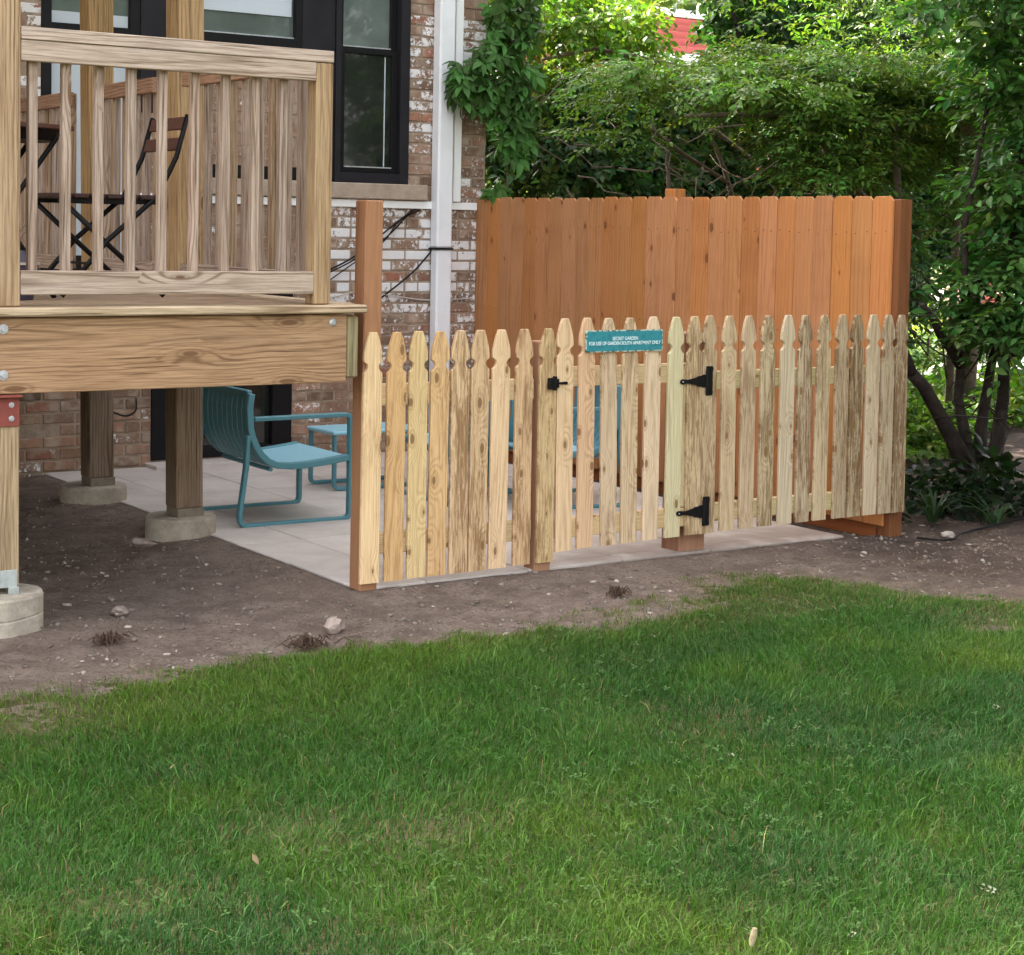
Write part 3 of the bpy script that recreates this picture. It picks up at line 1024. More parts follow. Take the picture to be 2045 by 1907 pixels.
def footing(x, y, r, z1, z0=-0.15, seam=None):
    b = MB()
    n = 40
    prof = [(r * 1.0, z0), (r * 1.0, z1 - 0.01), (r * 0.985, z1), (0.0, z1)]
    if seam:
        prof = [(r, z0), (r * 1.0, seam - 0.006), (r * 0.985, seam), (r * 1.0, seam + 0.006), (r, z1 - 0.008), (r * 0.98, z1), (0, z1)]
    vs = []
    for (rr, zz) in prof[:-1]:
        for k in range(n):
            a = 2 * math.pi * k / n
            wob = 1 + 0.012 * math.sin(3 * a + x) + 0.008 * math.sin(7 * a)
            tilt = 0.010 * math.cos(a) if seam and abs(zz - seam) < 0.01 else 0
            vs.append((rr * wob * math.cos(a), rr * wob * math.sin(a), zz + tilt))
    fs = []
    for i in range(len(prof) - 2):
        for k in range(n):
            k2 = (k + 1) % n
            fs.append((i * n + k, i * n + k2, (i + 1) * n + k2, (i + 1) * n + k))
    fs.append(tuple((len(prof) - 2) * n + k for k in range(n)))
    b.add(vs, fs)
    return obj('footing', b.mesh('footing'), M['pier'], deck, (x - 2.09, y - 6.45, 0))


footing(2.08, 6.52, 0.185, 0.140, seam=0.06)
footing(3.545, 8.165, 0.172, 0.082)
footing(3.545, 9.355, 0.180, 0.078)
# the two inner posts: lower lengths, shoes and the tall upper lengths
for (yy, xx, lean) in ((8.10, 3.478, -0.012), (9.285, 3.480, -0.012)):
    piece('post', xx, xx + 0.14, yy, yy + 0.14, 1.165, 4.098, W('deck', 'Z'), deck, (0.44, 0.285, 0.135), bevel=0.005, rot=(0, lean, 0))
    piece('post', xx + 0.012, xx + 0.152, yy, yy + 0.14, 0.125, 1.164, W('deck', 'Z'), deck, (0.27, 0.195, 0.135), bevel=0.005, rot=(0, lean, 0), label='lower length of the deck post with under-deck shade in its colour')  # colour darkened to stand for the shade under the deck
    piece('post_shoe', xx + 0.024, xx + 0.164, yy - 0.002, yy + 0.142, 0.078, 0.124, M['shoe'], deck, bevel=0.002)
# the floor of the upper storey that the tall posts carry
for k in range(27):
    piece('upper_board', DX0, 3.62, 6.42 + .147 * k, 6.42 + .147 * k + .140, 4.36, 4.395, W('deck', 'X'), deck, C_PALE)
for y in (6.45, 8.16, 9.34, 10.3):
    piece('upper_beam', DX0, 3.60, y - .02, y + .06, 4.10, 4.355, W('deck', 'X'), deck, C_RIM)
# front railing
GR = (0.53, 0.425, 0.345)
piece('rail_cap', 2.163, 3.450, 6.446, 6.486, 2.185, 2.232, W('deck', 'X'), deck, GR)
piece('top_rail', 2.163, 3.372, 6.449, 6.487, 2.108, 2.183, W('deck', 'X'), deck, GR)
piece('bottom_rail', 2.163, 3.372, 6.449, 6.487, 1.250, 1.340, W('deck', 'X'), deck, (0.52, 0.41, 0.33))
piece('railing_post', 3.372, 3.449, 6.449, 6.53, 1.2075, 2.182, W('deck', 'Z'), deck, C_POST, bevel=0.004)
xb = [2.205, 2.333, 2.461, 2.590, 2.717, 2.850, 2.982, 3.110, 3.233]
for x in xb:
    piece('baluster', x, x + 0.034, 6.489, 6.523, 1.255, 2.18, W('deck', 'Z'), deck, C_BAL, bevel=0.003)
# side railing
rx = 3.415
RED = (0.40, 0.235, 0.155)
for (y0, y1, zt) in ((6.56, 7.90, 2.240), (8.25, 9.04, 2.232), (9.43, 10.44, 2.222)):
    piece('top_rail', rx, rx + 0.038, y0, y1, zt - 0.075, zt, W('deck', 'Y'), deck, RED)
    piece('bottom_rail', rx, rx + 0.038, y0, y1, 1.255, 1.335, W('deck', 'Y'), deck, C_BAL)
    n = int((y1 - y0 - 0.06) / 0.118)
    for k in range(n):
        y = y0 + 0.07 + (y1 - y0 - 0.12) * k / max(1, n - 1) - 0.017
        piece('baluster', rx + 0.040, rx + 0.074, y, y + 0.034, 1.262, zt - 0.002, W('deck', 'Z'), deck, C_BAL if k % 3 else (0.44, 0.30, 0.195), bevel=0.003)

# ================================================================== CEDAR PRIVACY FENCE
CED = (0.49, 0.217, 0.085)
fence = thing('privacy_fence', 'tall orange stained cedar fence of dog eared boards along the right of the patio', 'fence', (6.76, 8.5, 0), 0.0145)
FX = 6.758


def dogear(w, h, t):
    b = MB()
    c = 0.022
    o = [(-w / 2, 0), (w / 2, 0), (w / 2, h - c), (w / 2 - c, h), (-w / 2 + c, h), (-w / 2, h - c)]
    n = len(o)
    vs = [(0, y, z) for y, z in o] + [(t, y, z) for y, z in o]
    fs = [tuple(range(n)), tuple(range(2 * n - 1, n - 1, -1))] + [(i, i + n, (i + 1) % n + n, (i + 1) % n) for i in range(n)]
    b.add(vs, fs)
    return b.mesh('fence_board', bevel=0.0015)


nb = 27
yb0, yb1 = 6.572, 10.462
bw = (yb1 - yb0) / nb
dog = [dogear(bw - 0.003 + d, 1.72, 0.016) for d in (0.0, 0.0015, -0.002)]
for d in dog:
    d.materials.append(W('cedar', 'Z'))
for k in range(nb):
    y = yb0 + bw * (k + 0.5)
    v = random.uniform(0.93, 1.06)
    hv = random.uniform(-0.02, 0.02)
    obj('fence_board', dog[k % 3], None, fence, (FX + random.uniform(-0.003, 0.002) - 6.76, y - 8.5, 0.018 + random.uniform(-0.004, 0.004)),
        (0, 0, random.uniform(-0.006, 0.006)), (CED[0] * v, CED[1] * v * (1 + hv), CED[2] * v * (1 + 2 * hv), 0.2))
nl_ = MB()
for k in range(nb):
    for z in (0.29, 0.99, 1.545):
        for d in (-0.038, 0.038):
            nl_.cyl((FX - 0.0045 - 6.76, yb0 + bw * (k + 0.5) + d + random.uniform(-.008, .008) - 8.5, z + random.uniform(-.012, .012)), 0.0026, 0.004, 6, axis='X')
obj('nails', nl_.mesh('nails'), M['rust'], fence, kind='stuff')
for z in (0.25, 0.95, 1.5):
    piece('fence_rail', FX + 0.022, FX + 0.058, 6.62, 10.44, z, z + 0.085, W('cedar', 'Y'), fence, CED)
for y, z in ((8.40, 1.79), (10.30, 1.75)):
    piece('fence_post', FX + 0.060, FX + 0.150, y, y + 0.09, -0.3, z, W('cedar', 'Z'), fence, CED)
piece('fence_post', FX + 0.018, FX + 0.107, 6.535, 6.624, -0.3, 1.722, W('cedar', 'Z'), fence, (0.20, 0.080, 0.036), label='darker end post of the cedar fence')
piece('kickboard', FX + 0.019, FX + 0.035, 6.64, 10.44, -0.06, 0.06, W('cedar', 'Y'), fence, (0.30, 0.11, 0.045))

# ================================================================== PICKET FENCE AND GATE
def picket_mesh(w, L, t=0.016):
    h = w / 2
    side = [(h, 0.0), (h, L - 0.172), (h - 0.006, L - 0.167), (h - 0.014, L - 0.160), (h - 0.0185, L - 0.150), (h - 0.0185, L - 0.141), (h - 0.014, L - 0.132),
            (h - 0.006, L - 0.127), (h - 0.001, L - 0.123), (h, L - 0.112), (h - 0.0015, L - 0.090), (h - 0.006, L - 0.068), (h - 0.0125, L - 0.045), (h - 0.0195, L - 0.022), (h - 0.0275, L - 0.002), (h - 0.030, L)]
    o = side + [(-x, z) for x, z in reversed(side)]
    n = len(o)
    c = 0.0022
    front = []
    for i in range(n):
        d = Vector((o[(i + 1) % n][0] - o[i - 1][0], o[(i + 1) % n][1] - o[i - 1][1])).normalized()
        nn = Vector((-d.y, d.x))
        front.append((o[i][0] + nn.x * c, o[i][1] + nn.y * c))
    vs = [(x, 0.0, z) for x, z in front] + [(x, c, z) for x, z in o] + [(x, t, z) for x, z in o]
    fs = [tuple(range(n)), tuple(range(3 * n - 1, 2 * n - 1, -1))]
    for lv in (0, 1):
        for i in range(n):
            j = (i + 1) % n
            fs.append((lv * n + i, lv * n + n + i, lv * n + n + j, lv * n + j))
    return MB().add(vs, fs).mesh('picket')


PICK = [  # x at tip, x at foot, z of tip, z of foot
    (3.682, 3.679, 1.086, .023), (3.799, 3.796, 1.084, .024), (3.905, 3.909, 1.087, .026), (4.016, 4.012, 1.085, .026), (4.116, 4.122, 1.087, .027), (4.219, 4.221, 1.087, .027), (4.327, 4.324, 1.087, .030), (4.451, 4.455, 1.088, .033),
    (4.581, 4.582, 1.088, .033),
    (4.668, 4.685, 1.132, .076), (4.793, 4.805, 1.134, .080), (4.917, 4.942, 1.131, .081), (5.041, 5.059, 1.131, .083), (5.177, 5.184, 1.135, .086), (5.314, 5.316, 1.132, .088), (5.425, 5.441, 1.134, .091),
    (5.517, 5.530, 1.136, .091), (5.640, 5.656, 1.134, .094), (5.765, 5.779, 1.133, .096), (5.889, 5.903, 1.132, .097), (6.016, 6.029, 1.134, .097), (6.135, 6.148, 1.132, .098), (6.265, 6.266, 1.131, .099), (6.391, 6.402, 1.132, .099),
    (6.495, 6.505, 1.130, .099), (6.605, 6.616, 1.130, .100), (6.716, 6.724, 1.127, .099), (6.809, 6.823, 1.127, .099)]
# colour and blue-stain amount of each picket, read off the photograph
PCOL = [(.72, .50, .265, .15), (.66, .43, .215, .35), (.70, .53, .28, .20), (.66, .44, .235, .45), (.62, .43, .24, .75), (.64, .45, .26, .70), (.74, .53, .31, .15), (.62, .425, .245, .65),
        (.58, .42, .22, .60), (.70, .50, .30, .10), (.64, .415, .235, .15), (.64, .47, .29, .40), (.62, .46, .28, .50), (.70, .53, .345, .15), (.60, .525, .31, .10), (.56, .42, .25, .70),
        (.54, .41, .25, .65), (.56, .43, .27, .40), (.56, .43, .28, .50), (.50, .40, .25, .80), (.56, .46, .31, .10), (.50, .39, .245, .85), (.52, .41, .265, .60), (.47, .36, .225, .75),
        (.46, .36, .225, .90), (.52, .42, .28, .35), (.48, .38, .245, .60), (.44, .34, .21, .95)]
PM = {}


def picket(i, parent):
    xt, xb_, zt, zb = PICK[i]
    L = zt - zb
    k = round(L, 2)
    w = 0.0905 if i < 9 else 0.0885
    if (k, w) not in PM:
        me = picket_mesh(w, k)
        me.materials.append(W('picket', 'Z'))
        PM[(k, w)] = me
    pl = parent.location
    c = PCOL[i]
    c = (c[0] * 1.07, c[1] * 1.07, c[2] * 1.10, c[3])
    return obj('picket', PM[(k, w)], None, parent, (xb_ - pl.x, 6.497 + random.uniform(-.002, .002) - pl.y, zb - pl.z),
               (random.uniform(-.003, .003), math.atan((xt - xb_) / L), random.uniform(-.02, .02)), c, (1, 1, L / k))


RAIL = (.62, .46, .245, .1)
RP = (0.37, 0.192, 0.108)
pf1 = thing('picket_fence', 'pale pine picket fence section left of the gate with a tall red post', 'fence', (4.1, 6.5, 0), group='picket fence sections')
for i in range(9):
    picket(i, pf1)
piece('rail', 3.725, 4.515, 6.5155, 6.552, 0.772, 0.865, W('picket', 'X'), pf1, RAIL)
piece('rail', 3.725, 4.515, 6.5155, 6.552, 0.140, 0.230, W('picket', 'X'), pf1, RAIL)
piece('tall_post', 3.643, 3.728, 6.516, 6.608, -0.3, 1.637, W('cedar', 'Z'), pf1, RP, bevel=0.005, rot=(0, 0.003, 0))
piece('gate_post', 4.537, 4.625, 6.516, 6.604, -0.3, 1.03, W('cedar', 'Z'), pf1, RP, bevel=0.004)
pf2 = thing('picket_fence', 'weathered grey brown picket fence section right of the gate ending at the cedar fence', 'fence', (6.2, 6.5, 0), group='picket fence sections')
for i in range(16, 28):
    picket(i, pf2)
piece('rail', 5.575, 6.765, 6.5155, 6.552, 0.780, 0.868, W('picket', 'X'), pf2, (.54, .45, .25, .1))
piece('rail', 5.575, 6.765, 6.5155, 6.552, 0.142, 0.230, W('picket', 'X'), pf2, (.54, .45, .25, .1))
piece('gate_post', 5.412, 5.570, 6.562, 6.70, -0.3, 1.05, W('cedar', 'Z'), pf2, RP, bevel=0.004)

gate = thing('garden_gate', 'picket garden gate with black strap hinges and a black thumb latch', 'gate', (5.05, 6.5, 0))
for i in range(9, 16):
    picket(i, gate)
piece('rail', 4.632, 5.480, 6.5155, 6.552, 0.822, 0.912, W('picket', 'X'), gate, RAIL)
piece('rail', 4.632, 5.480, 6.5155, 6.552, 0.132, 0.222, W('picket', 'X'), gate, RAIL)
stile = piece('stile', 5.372, 5.40, 6.5155, 6.552, 0.225, 0.82, W('picket', 'Z'), gate, (.58, .47, .27, .2))


def hinge(zc, xt):
    """strap hinge: butterfly plate on the fence, tapering strap across the gate"""
    h = MB()
    # plate with notched outline
    w, hh = 0.021, 0.070
    pl = [(-w, -hh), (w * .8, -hh), (w, -hh * .82), (w * .85, -hh * .62), (w * .85, hh * .62), (w, hh * .82), (w * .8, hh), (-w, hh), (-w, hh * .5), (-w * .7, hh * .45), (-w * .7, -hh * .45), (-w, -hh * .5)]
    n = len(pl)
    h.add([(x, 0, z) for x, z in pl] + [(x, -0.005, z) for x, z in pl], [tuple(range(n)), tuple(range(2 * n - 1, n - 1, -1))] + [(i, (i + 1) % n, (i + 1) % n + n, i + n) for i in range(n)])
    h.cyl((-w * 0.9, -0.006, -0.055), 0.0065, 0.11, 10)
    o = obj('hinge', h.mesh('hinge', bevel=0.0008), M['black'], gate, (5.515 - 5.05, 6.494 - 6.5, zc))
    s = MB()
    T = xt - 5.515
    up = [(-w, 0.031), (-0.045, 0.030), (-0.050, 0.026), (-0.075, 0.024), (-0.080, 0.019), (-0.125, 0.010), (-0.140, 0.009), (-0.150, 0.011), (-0.162, 0.012), (T + 0.012, 0.0125), (T, 0.006)]
    ol = up + [(x, -z) for x, z in reversed(up)]
    n = len(ol)
    s.add([(x, 0, z) for x, z in ol] + [(x, -0.004, z) for x, z in ol], [tuple(range(n)), tuple(range(2 * n - 1, n - 1, -1))] + [(i, (i + 1) % n, (i + 1) % n + n, i + n) for i in range(n)])
    obj('strap', s.mesh('strap', bevel=0.0006), M['black'], o, (0, -0.001, 0))
    for (x, z) in ((0.004, 0.05), (0.006, 0.0), (0.004, -0.05), (-0.06, 0.012), (-0.06, -0.012), (-0.11, 0), (T + 0.014, 0)):
        obj('screw', MB().cyl((0, 0, 0), 0.004, -0.0025, 8, axis='Y').mesh('screw'), M['zinc'] if x == T + 0.014 else M['black'], o, (x, -0.0055, z))


hinge(0.826, 5.335)
hinge(0.200, 5.332)
la = MB().box(-0.022, 0.020, -0.020, 0.0, -0.026, 0.026).box(0.006, 0.018, -0.026, 0.0, -0.030, 0.033)
lt = obj('latch', la.mesh('latch', bevel=0.003), M['black'], gate, (4.594 - 5.05, 6.496 - 6.5, 0.842))
obj('thumb_lever', MB().tube([(0.015, -0.016, 0.002), (0.045, -0.018, 0.001), (0.075, -0.016, 0.001)], [0.0045, 0.006, 0.008], 8).mesh('thumb_lever'), M['black'], lt)
obj('strike', MB().box(0.030, 0.036, -0.014, 0.0, -0.02, 0.02).mesh('strike', bevel=0.001), M['black'], lt)

# ------------------------------------------------------------------ sign on the gate
t = NT('worn_teal_enamel')
tc = t.new('TexCoord')
n1 = t.noise(tc.outputs['Object'], 30, 5, 0.65)
t.base(t.mix(t.maprange(n1, 0.4, 0.7), (0.030, 0.225, 0.265), (0.018, 0.165, 0.200)), 0.5, 0.4)
M['signteal'] = t.m
t = NT('chipped_sign_border')
tc = t.new('TexCoord')
n1 = t.noise(tc.outputs['Object'], 55, 4, 0.7)
t.base(t.mix(t.maprange(n1, 0.46, 0.58), (0.50, 0.58, 0.48), (0.045, 0.08, 0.075)), 0.6, 0.3)
M['signborder'] = t.m
M['signtext'] = simple_mat('sign_lettering', (0.62, 0.76, 0.78), 0.6, 0.3)
sign = thing('garden_sign', 'teal metal sign lettered SECRET GARDEN fixed across the gate pickets', 'sign', (4.996, 6.486, 1.027), 0.0)
sw, sh = 0.222, 0.050


def rrect(w, h, r, y0, y1, n=4):
    o = []
    for (cx, cz, a0) in ((w - r, h - r, 0), (-w + r, h - r, 90), (-w + r, -h + r, 180), (w - r, -h + r, 270)):
        for k in range(n + 1):
            a = R(a0 + 90 * k / n)
            o.append((cx + r * math.cos(a), cz + r * math.sin(a)))
    m = len(o)
    return MB().add([(x, y0, z) for x, z in o] + [(x, y1, z) for x, z in o], [tuple(range(m)), tuple(range(2 * m - 1, m - 1, -1))] + [(i, (i + 1) % m, (i + 1) % m + m, i + m) for i in range(m)])


obj('backing', rrect(sw, sh, 0.008, -0.001, 0.005).mesh('backing'), M['signborder'], sign)
obj('face', rrect(sw - 0.006, sh - 0.0055, 0.005, -0.003, -0.001).mesh('face'), M['signteal'], sign)


def lettering(txt, width, height, zc):
    cu = bpy.data.curves.new('lettering', 'FONT')
    cu.body = txt
    cu.size = 1.0
    cu.align_x = 'CENTER'
    cu.offset = 0.018
    cu.extrude = 0.02
    tmp = bpy.data.objects.new('tmp_text', cu)
    COL.objects.link(tmp)
    dg = bpy.context.evaluated_depsgraph_get()
    me = bpy.data.meshes.new_from_object(tmp.evaluated_get(dg))
    bpy.data.objects.remove(tmp)
    co = np.array([v.co[:] for v in me.vertices])
    lo, hi = co.min(0), co.max(0)
    c = (lo + hi) / 2
    for v in me.vertices:
        x = (v.co.x - c[0]) / (hi[0] - lo[0]) * width
        z = (v.co.y - c[1]) / (hi[1] - lo[1]) * height
        y = -0.0036 - 0.0010 * (v.co.z > 0)
        v.co = (x, y, z + zc)
    me.materials.clear()
    return obj('lettering', me, M['signtext'], sign)


lettering('SECRET GARDEN', 0.146, 0.0165, 0.0115)
lettering('FOR USE OF GARDEN SOUTH APARTMENT ONLY', 0.412, 0.0165, -0.0100)

# ================================================================== PATIO FURNITURE
def arc(cx, cz, r, a0, a1, n=5):
    return [(cx + r * math.cos(R(a0 + (a1 - a0) * k / n)), cz + r * math.sin(R(a0 + (a1 - a0) * k / n))) for k in range(n + 1)]


def lounge_chair(label, loc, rz, arm=-1):
    c = thing('lounge_chair', label, 'chair', loc, rz, 'teal lounge chairs on the patio')
    wy = 0.295
    back = [(0.045, 0.675), (0.035, 0.60), (0.040, 0.50), (0.052, 0.455), (0.072, 0.41), (0.10, 0.365), (0.14, 0.328), (0.19, 0.305)]
    seat = [(0.19, 0.305), (0.27, 0.297), (0.36, 0.299), (0.46, 0.308), (0.60, 0.325)]
    for s in (-1, 1):
        ya, yb_ = (s * wy - 0.019, s * wy + 0.019)
        fr = MB()
        loop = [(0.030, 0.465), (0.022, 0.30), (-0.012, 0.055)] + arc(0.028, 0.042, 0.038, 160, 270, 5) + arc(0.578, 0.036, 0.032, 270, 360, 5) + ([(0.610, 0.30)] + arc(0.585, 0.523, 0.025, 0, 90, 4) + [(0.30, 0.547), (0.062, 0.545)] if s == arm else [(0.610, 0.318)])
        fr.strip(loop, 0.022, ya, yb_)
        obj('side_frame', fr.mesh('side_frame', bevel=0.004), M['teal'], c)
        ed = MB()
        ed.strip([(x, z) for x, z in back + seat[1:]], 0.034, ya, yb_)
        obj('side_rail', ed.mesh('side_rail', bevel=0.004), M['teal'], c)
    sm_ = MB()
    sm_.strip([(x + 0.0, z + 0.004) for x, z in seat], 0.010, -wy + 0.017, wy - 0.017)
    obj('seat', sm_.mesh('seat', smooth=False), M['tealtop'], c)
    obj('top_bar', MB().box(0.032, 0.060, -wy + 0.017, wy - 0.017, 0.655, 0.690).mesh('top_bar', bevel=0.004), M['teal'], c)
    nsl = 9
    sw_ = (2 * wy - 0.034) / nsl
    sl = MB().strip([(x, z) for x, z in back], 0.008, -sw_ / 2 + 0.005, sw_ / 2 - 0.005).mesh('back_slat')
    sl.materials.append(M['teal'])
    for k in range(nsl):
        obj('back_slat', sl, None, c, (0, -wy + 0.017 + sw_ * (k + 0.5), -0.012))
    obj('cross_bar', MB().tube([(0.16, -wy, 0.285), (0.16, wy, 0.285)], 0.012, 8).mesh('cross_bar'), M['teal'], c)
    return c


lounge_chair('teal metal lounge chair under the deck edge turned to the right', (3.868, 8.435, 0.0), R(-1))
lounge_chair('teal metal lounge chair facing left behind the garden gate', (6.10, 8.10, 0.0), R(166), 1)
lounge_chair('teal metal lounge chair with its back to the picket fence left of the gate', (5.47, 8.22, 0.0), R(88))
tb = thing('patio_table', 'low teal metal side table beside the left lounge chair', 'table', (5.15, 9.18, 0))
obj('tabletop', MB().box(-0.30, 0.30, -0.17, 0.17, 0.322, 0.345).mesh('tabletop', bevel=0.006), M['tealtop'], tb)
for s in (-1, 1):
    lp = MB().strip([(-0.28, 0.32), (-0.28, 0.04)] + arc(-0.25, 0.04, 0.03, 180, 270, 4) + arc(0.25, 0.04, 0.03, 270, 360, 4) + [(0.28, 0.32)], 0.02, s * 0.145 - 0.016, s * 0.145 + 0.016)
    obj('leg_frame', lp.mesh('leg_frame', bevel=0.004), M['teal'], tb)

# ================================================================== DECK FURNITURE
DZ = 1.206
bc = thing('folding_chair', 'folding bistro chair with dark wooden slats and black metal legs on the deck', 'chair', (2.77, 7.30, DZ), R(0))
wd = W('dark', 'Y')
BR = (0.10, 0.045, 0.032)
for s in (-1, 1):
    y = s * 0.19
    obj('leg', MB().tube([(-0.215, y, 0.010), (-0.02, y, 0.24), (0.20, y, 0.43), (0.285, y, 0.60), (0.335, y, 0.78)], 0.0115, 8).mesh('leg', smooth=True), M['black'], bc)
    obj('leg', MB().tube([(0.24, y * .9, 0.010), (0.0, y * .9, 0.215), (-0.205, y * .9, 0.40)], 0.0115, 8).mesh('leg', smooth=True), M['black'], bc)
    obj('seat_rail', MB().box(-0.22, 0.205, y * .86 - .010, y * .86 + .010, 0.395, 0.415).mesh('seat_rail'), M['black'], bc)
for k in range(6):
    piece('seat_slat', 2.77 - 0.235 + 0.072 * k, 2.77 - 0.235 + 0.072 * k + 0.06, 7.30 - 0.20, 7.30 + 0.20, DZ + 0.416, DZ + 0.434, wd, bc, (0.055, 0.030, 0.026))
for z in (0.655, 0.745):
    piece('back_slat', 2.77 + 0.295 + (z - .655) * .28, 2.77 + 0.309 + (z - .655) * .28, 7.30 - 0.20, 7.30 + 0.20, DZ + z - 0.028, DZ + z + 0.028, wd, bc, BR, rot=(0, 0.26, 0))
obj('stretcher', MB().tube([(-0.10, -0.19, 0.145), (-0.10, 0.19, 0.145)], 0.006, 6).mesh('stretcher'), M['black'], bc)
obj('stretcher', MB().tube([(0.14, -0.17, 0.095), (0.14, 0.17, 0.095)], 0.006, 6).mesh('stretcher'), M['black'], bc)
bt = thing('bistro_table', 'round folding bistro table with dark slatted top on the deck', 'table', (2.33, 7.32, DZ))
for k in range(8):
    x0 = -0.30 + 0.075 * k
    xm = abs(x0 + 0.036)
    hw = math.sqrt(max(0.31 ** 2 - xm ** 2, 0.01))
    piece('top_slat', 2.33 + x0, 2.33 + x0 + 0.068, 7.32 - hw, 7.32 + hw, DZ + 0.690, DZ + 0.710, wd, bt, BR)
obj('apron', MB().cyl((0, 0, 0.645), 0.26, 0.044, 28, 0.285).mesh('apron'), M['black'], bt)
for s in (-1, 1):
    obj('leg', MB().tube([(-0.24, s * .16, 0.0), (0.22, s * .16, 0.66)], 0.011, 8).mesh('leg'), M['black'], bt)
    obj('leg', MB().tube([(0.22, s * .14, 0.0), (-0.22, s * .14, 0.66)], 0.011, 8).mesh('leg'), M['black'], bt)
pot = thing('plant_pot', 'dark purple grey pot with dry twigs standing behind the front deck post', 'pot', (2.33, 7.06, DZ))
b = MB().cyl((0, 0, 0), 0.085, 0.14, 28, 0.105)
obj('body', b.mesh('body', smooth=False), M['pot'], pot)
obj('rim', MB().cyl((0, 0, 0.141), 0.112, 0.010, 28).mesh('rim'), M['palecable'], pot)
obj('soil', MB().cyl((0, 0, 0.152), 0.100, 0.045, 28, 0.05).mesh('soil'), M['pot'], pot)
tw = MB()
for k in range(9):
    a, l = random.uniform(0, 6.3), random.uniform(0.10, 0.26)
    tw.tube([(0, 0, 0.18), (math.cos(a) * l * .4, math.sin(a) * l * .4, 0.18 + l * .7), (math.cos(a) * l * .8, math.sin(a) * l * .8, 0.18 + l)], [0.003, 0.002, 0.001], 4)
obj('twigs', tw.mesh('twigs'), M['barkp'], pot, kind='stuff')

# ================================================================== FOLIAGE TOOLS
LEAF_OUT = np.array([(0, 0), (0.20, 0.17), (0.45, 0.245), (0.72, 0.17), (1.0, 0.0), (0.72, -0.17), (0.45, -0.245), (0.20, -0.17)])


def leaf_geo(L, fold=0.25, droop=0.2, wide=1.0):
    """one pointed leaf along +x, folded on its midrib: 8 rim verts + 2 midrib verts"""
    v = []
    for x, y in LEAF_OUT:
        v.append((x * L, y * L * wide, abs(y) * L * fold - droop * L * x * x))
    v.append((0.45 * L, 0, -droop * L * 0.2))
    v = np.array(v)
    q = np.array([(0, 1, 2, 8), (8, 2, 3, 4), (0, 8, 6, 7), (8, 4, 5, 6)])
    return v, q


def rotz(a):
    c, s = np.cos(a), np.sin(a)
    return np.array([[c, -s, 0], [s, c, 0], [0, 0, 1]])


def roty(a):
    c, s = np.cos(a), np.sin(a)
    return np.array([[c, 0, s], [0, 1, 0], [-s, 0, c]])


def rotx(a):
    c, s = np.cos(a), np.sin(a)
    return np.array([[1, 0, 0], [0, c, -s], [0, s, c]])


def spray_geo(rg, nl, twig, L, base_col, var=0.25, wide=1.0, droop=0.25):
    """a twig along +x with alternate leaves in a loose flat spray"""
    V_, Q_, C_ = [], [], []
    n = 0
    for k in range(nl):
        u = (k + 0.6) / nl
        side = 1 if k % 2 else -1
        ll = L * (0.65 + 0.5 * rg.random()) * (1.0 if k < nl - 1 else 0.9)
        v, q = leaf_geo(ll, 0.15 + 0.25 * rg.random(), droop * (0.4 + rg.random()), wide)
        ang = side * R(35 + 30 * rg.random()) if k < nl - 1 else 0
        m = rotz(ang) @ roty(R(rg.normal(5, 16))) @ rotx(R(rg.normal(0, 20)))
        p = np.array([u * twig, 0.02 * L * rg.normal(), -0.10 * twig * u * u + 0.006 * rg.normal()])
        V_.append(v @ m.T + p)
        Q_.append(q + n)
        n += len(v)
        C_.append(np.tile(np.array(base_col) * (1 + var * rg.normal()) * np.array([1 + 0.16 * rg.normal(), 1, 1]), (len(v), 1)))
    # twig as a thin three sided strip
    pts = np.array([(u * twig, 0, -0.10 * twig * u * u) for u in (0, 0.5, 1.0)])
    w = 0.0022
    tv = np.concatenate([pts + (0, w, 0), pts + (0, -w, 0)])
    V_.append(tv)
    Q_.append(np.array([(0, 1, 4, 3), (1, 2, 5, 4)]) + n)
    C_.append(np.tile(np.array((0.05, 0.04, 0.025)), (6, 1)))
    return np.concatenate(V_), np.concatenate(Q_), np.clip(np.concatenate(C_), 0.003, 1)


def place_sprays(variants, P, az, tilt, roll, scl, cmul):
    """many sprays merged in one numpy mesh"""
    Vs, Qs, Cs = [], [], []
    off = 0
    for i in range(len(P)):
        v, q, c = variants[i % len(variants)]
        m = rotz(az[i]) @ roty(tilt[i]) @ rotx(roll[i])
        Vs.append((v * scl[i]) @ m.T + P[i])
        Qs.append(q + off)
        off += len(v)
        Cs.append(c * cmul[i])
    return np.concatenate(Vs), np.concatenate(Qs), np.clip(np.concatenate(Cs), 0.003, 1)


def ellipsoid_points(rg, blobs, n, shell=0.55):
    """points in a list of (x, y, z, rx, ry, rz, weight) blobs, thicker towards the skin; also the outward azimuth"""
    w = np.array([b[6] for b in blobs], float)
    pick = rg.choice(len(blobs), n, p=w / w.sum())
    B = np.array([b[:6] for b in blobs])[pick]
    d = rg.normal(size=(n, 3))
    d /= np.linalg.norm(d, axis=1)[:, None]
    r = shell + (1 - shell) * rg.random(n) ** 0.6
    r = np.where(rg.random(n) < 0.25, rg.random(n) ** 0.33, r)
    P = B[:, :3] + d * B[:, 3:] * r[:, None]
    az = np.arctan2(d[:, 1], d[:, 0]) + rg.normal(0, 0.8, n)
    return P, az


CAMP = np.array([0, 0, CAM_H])


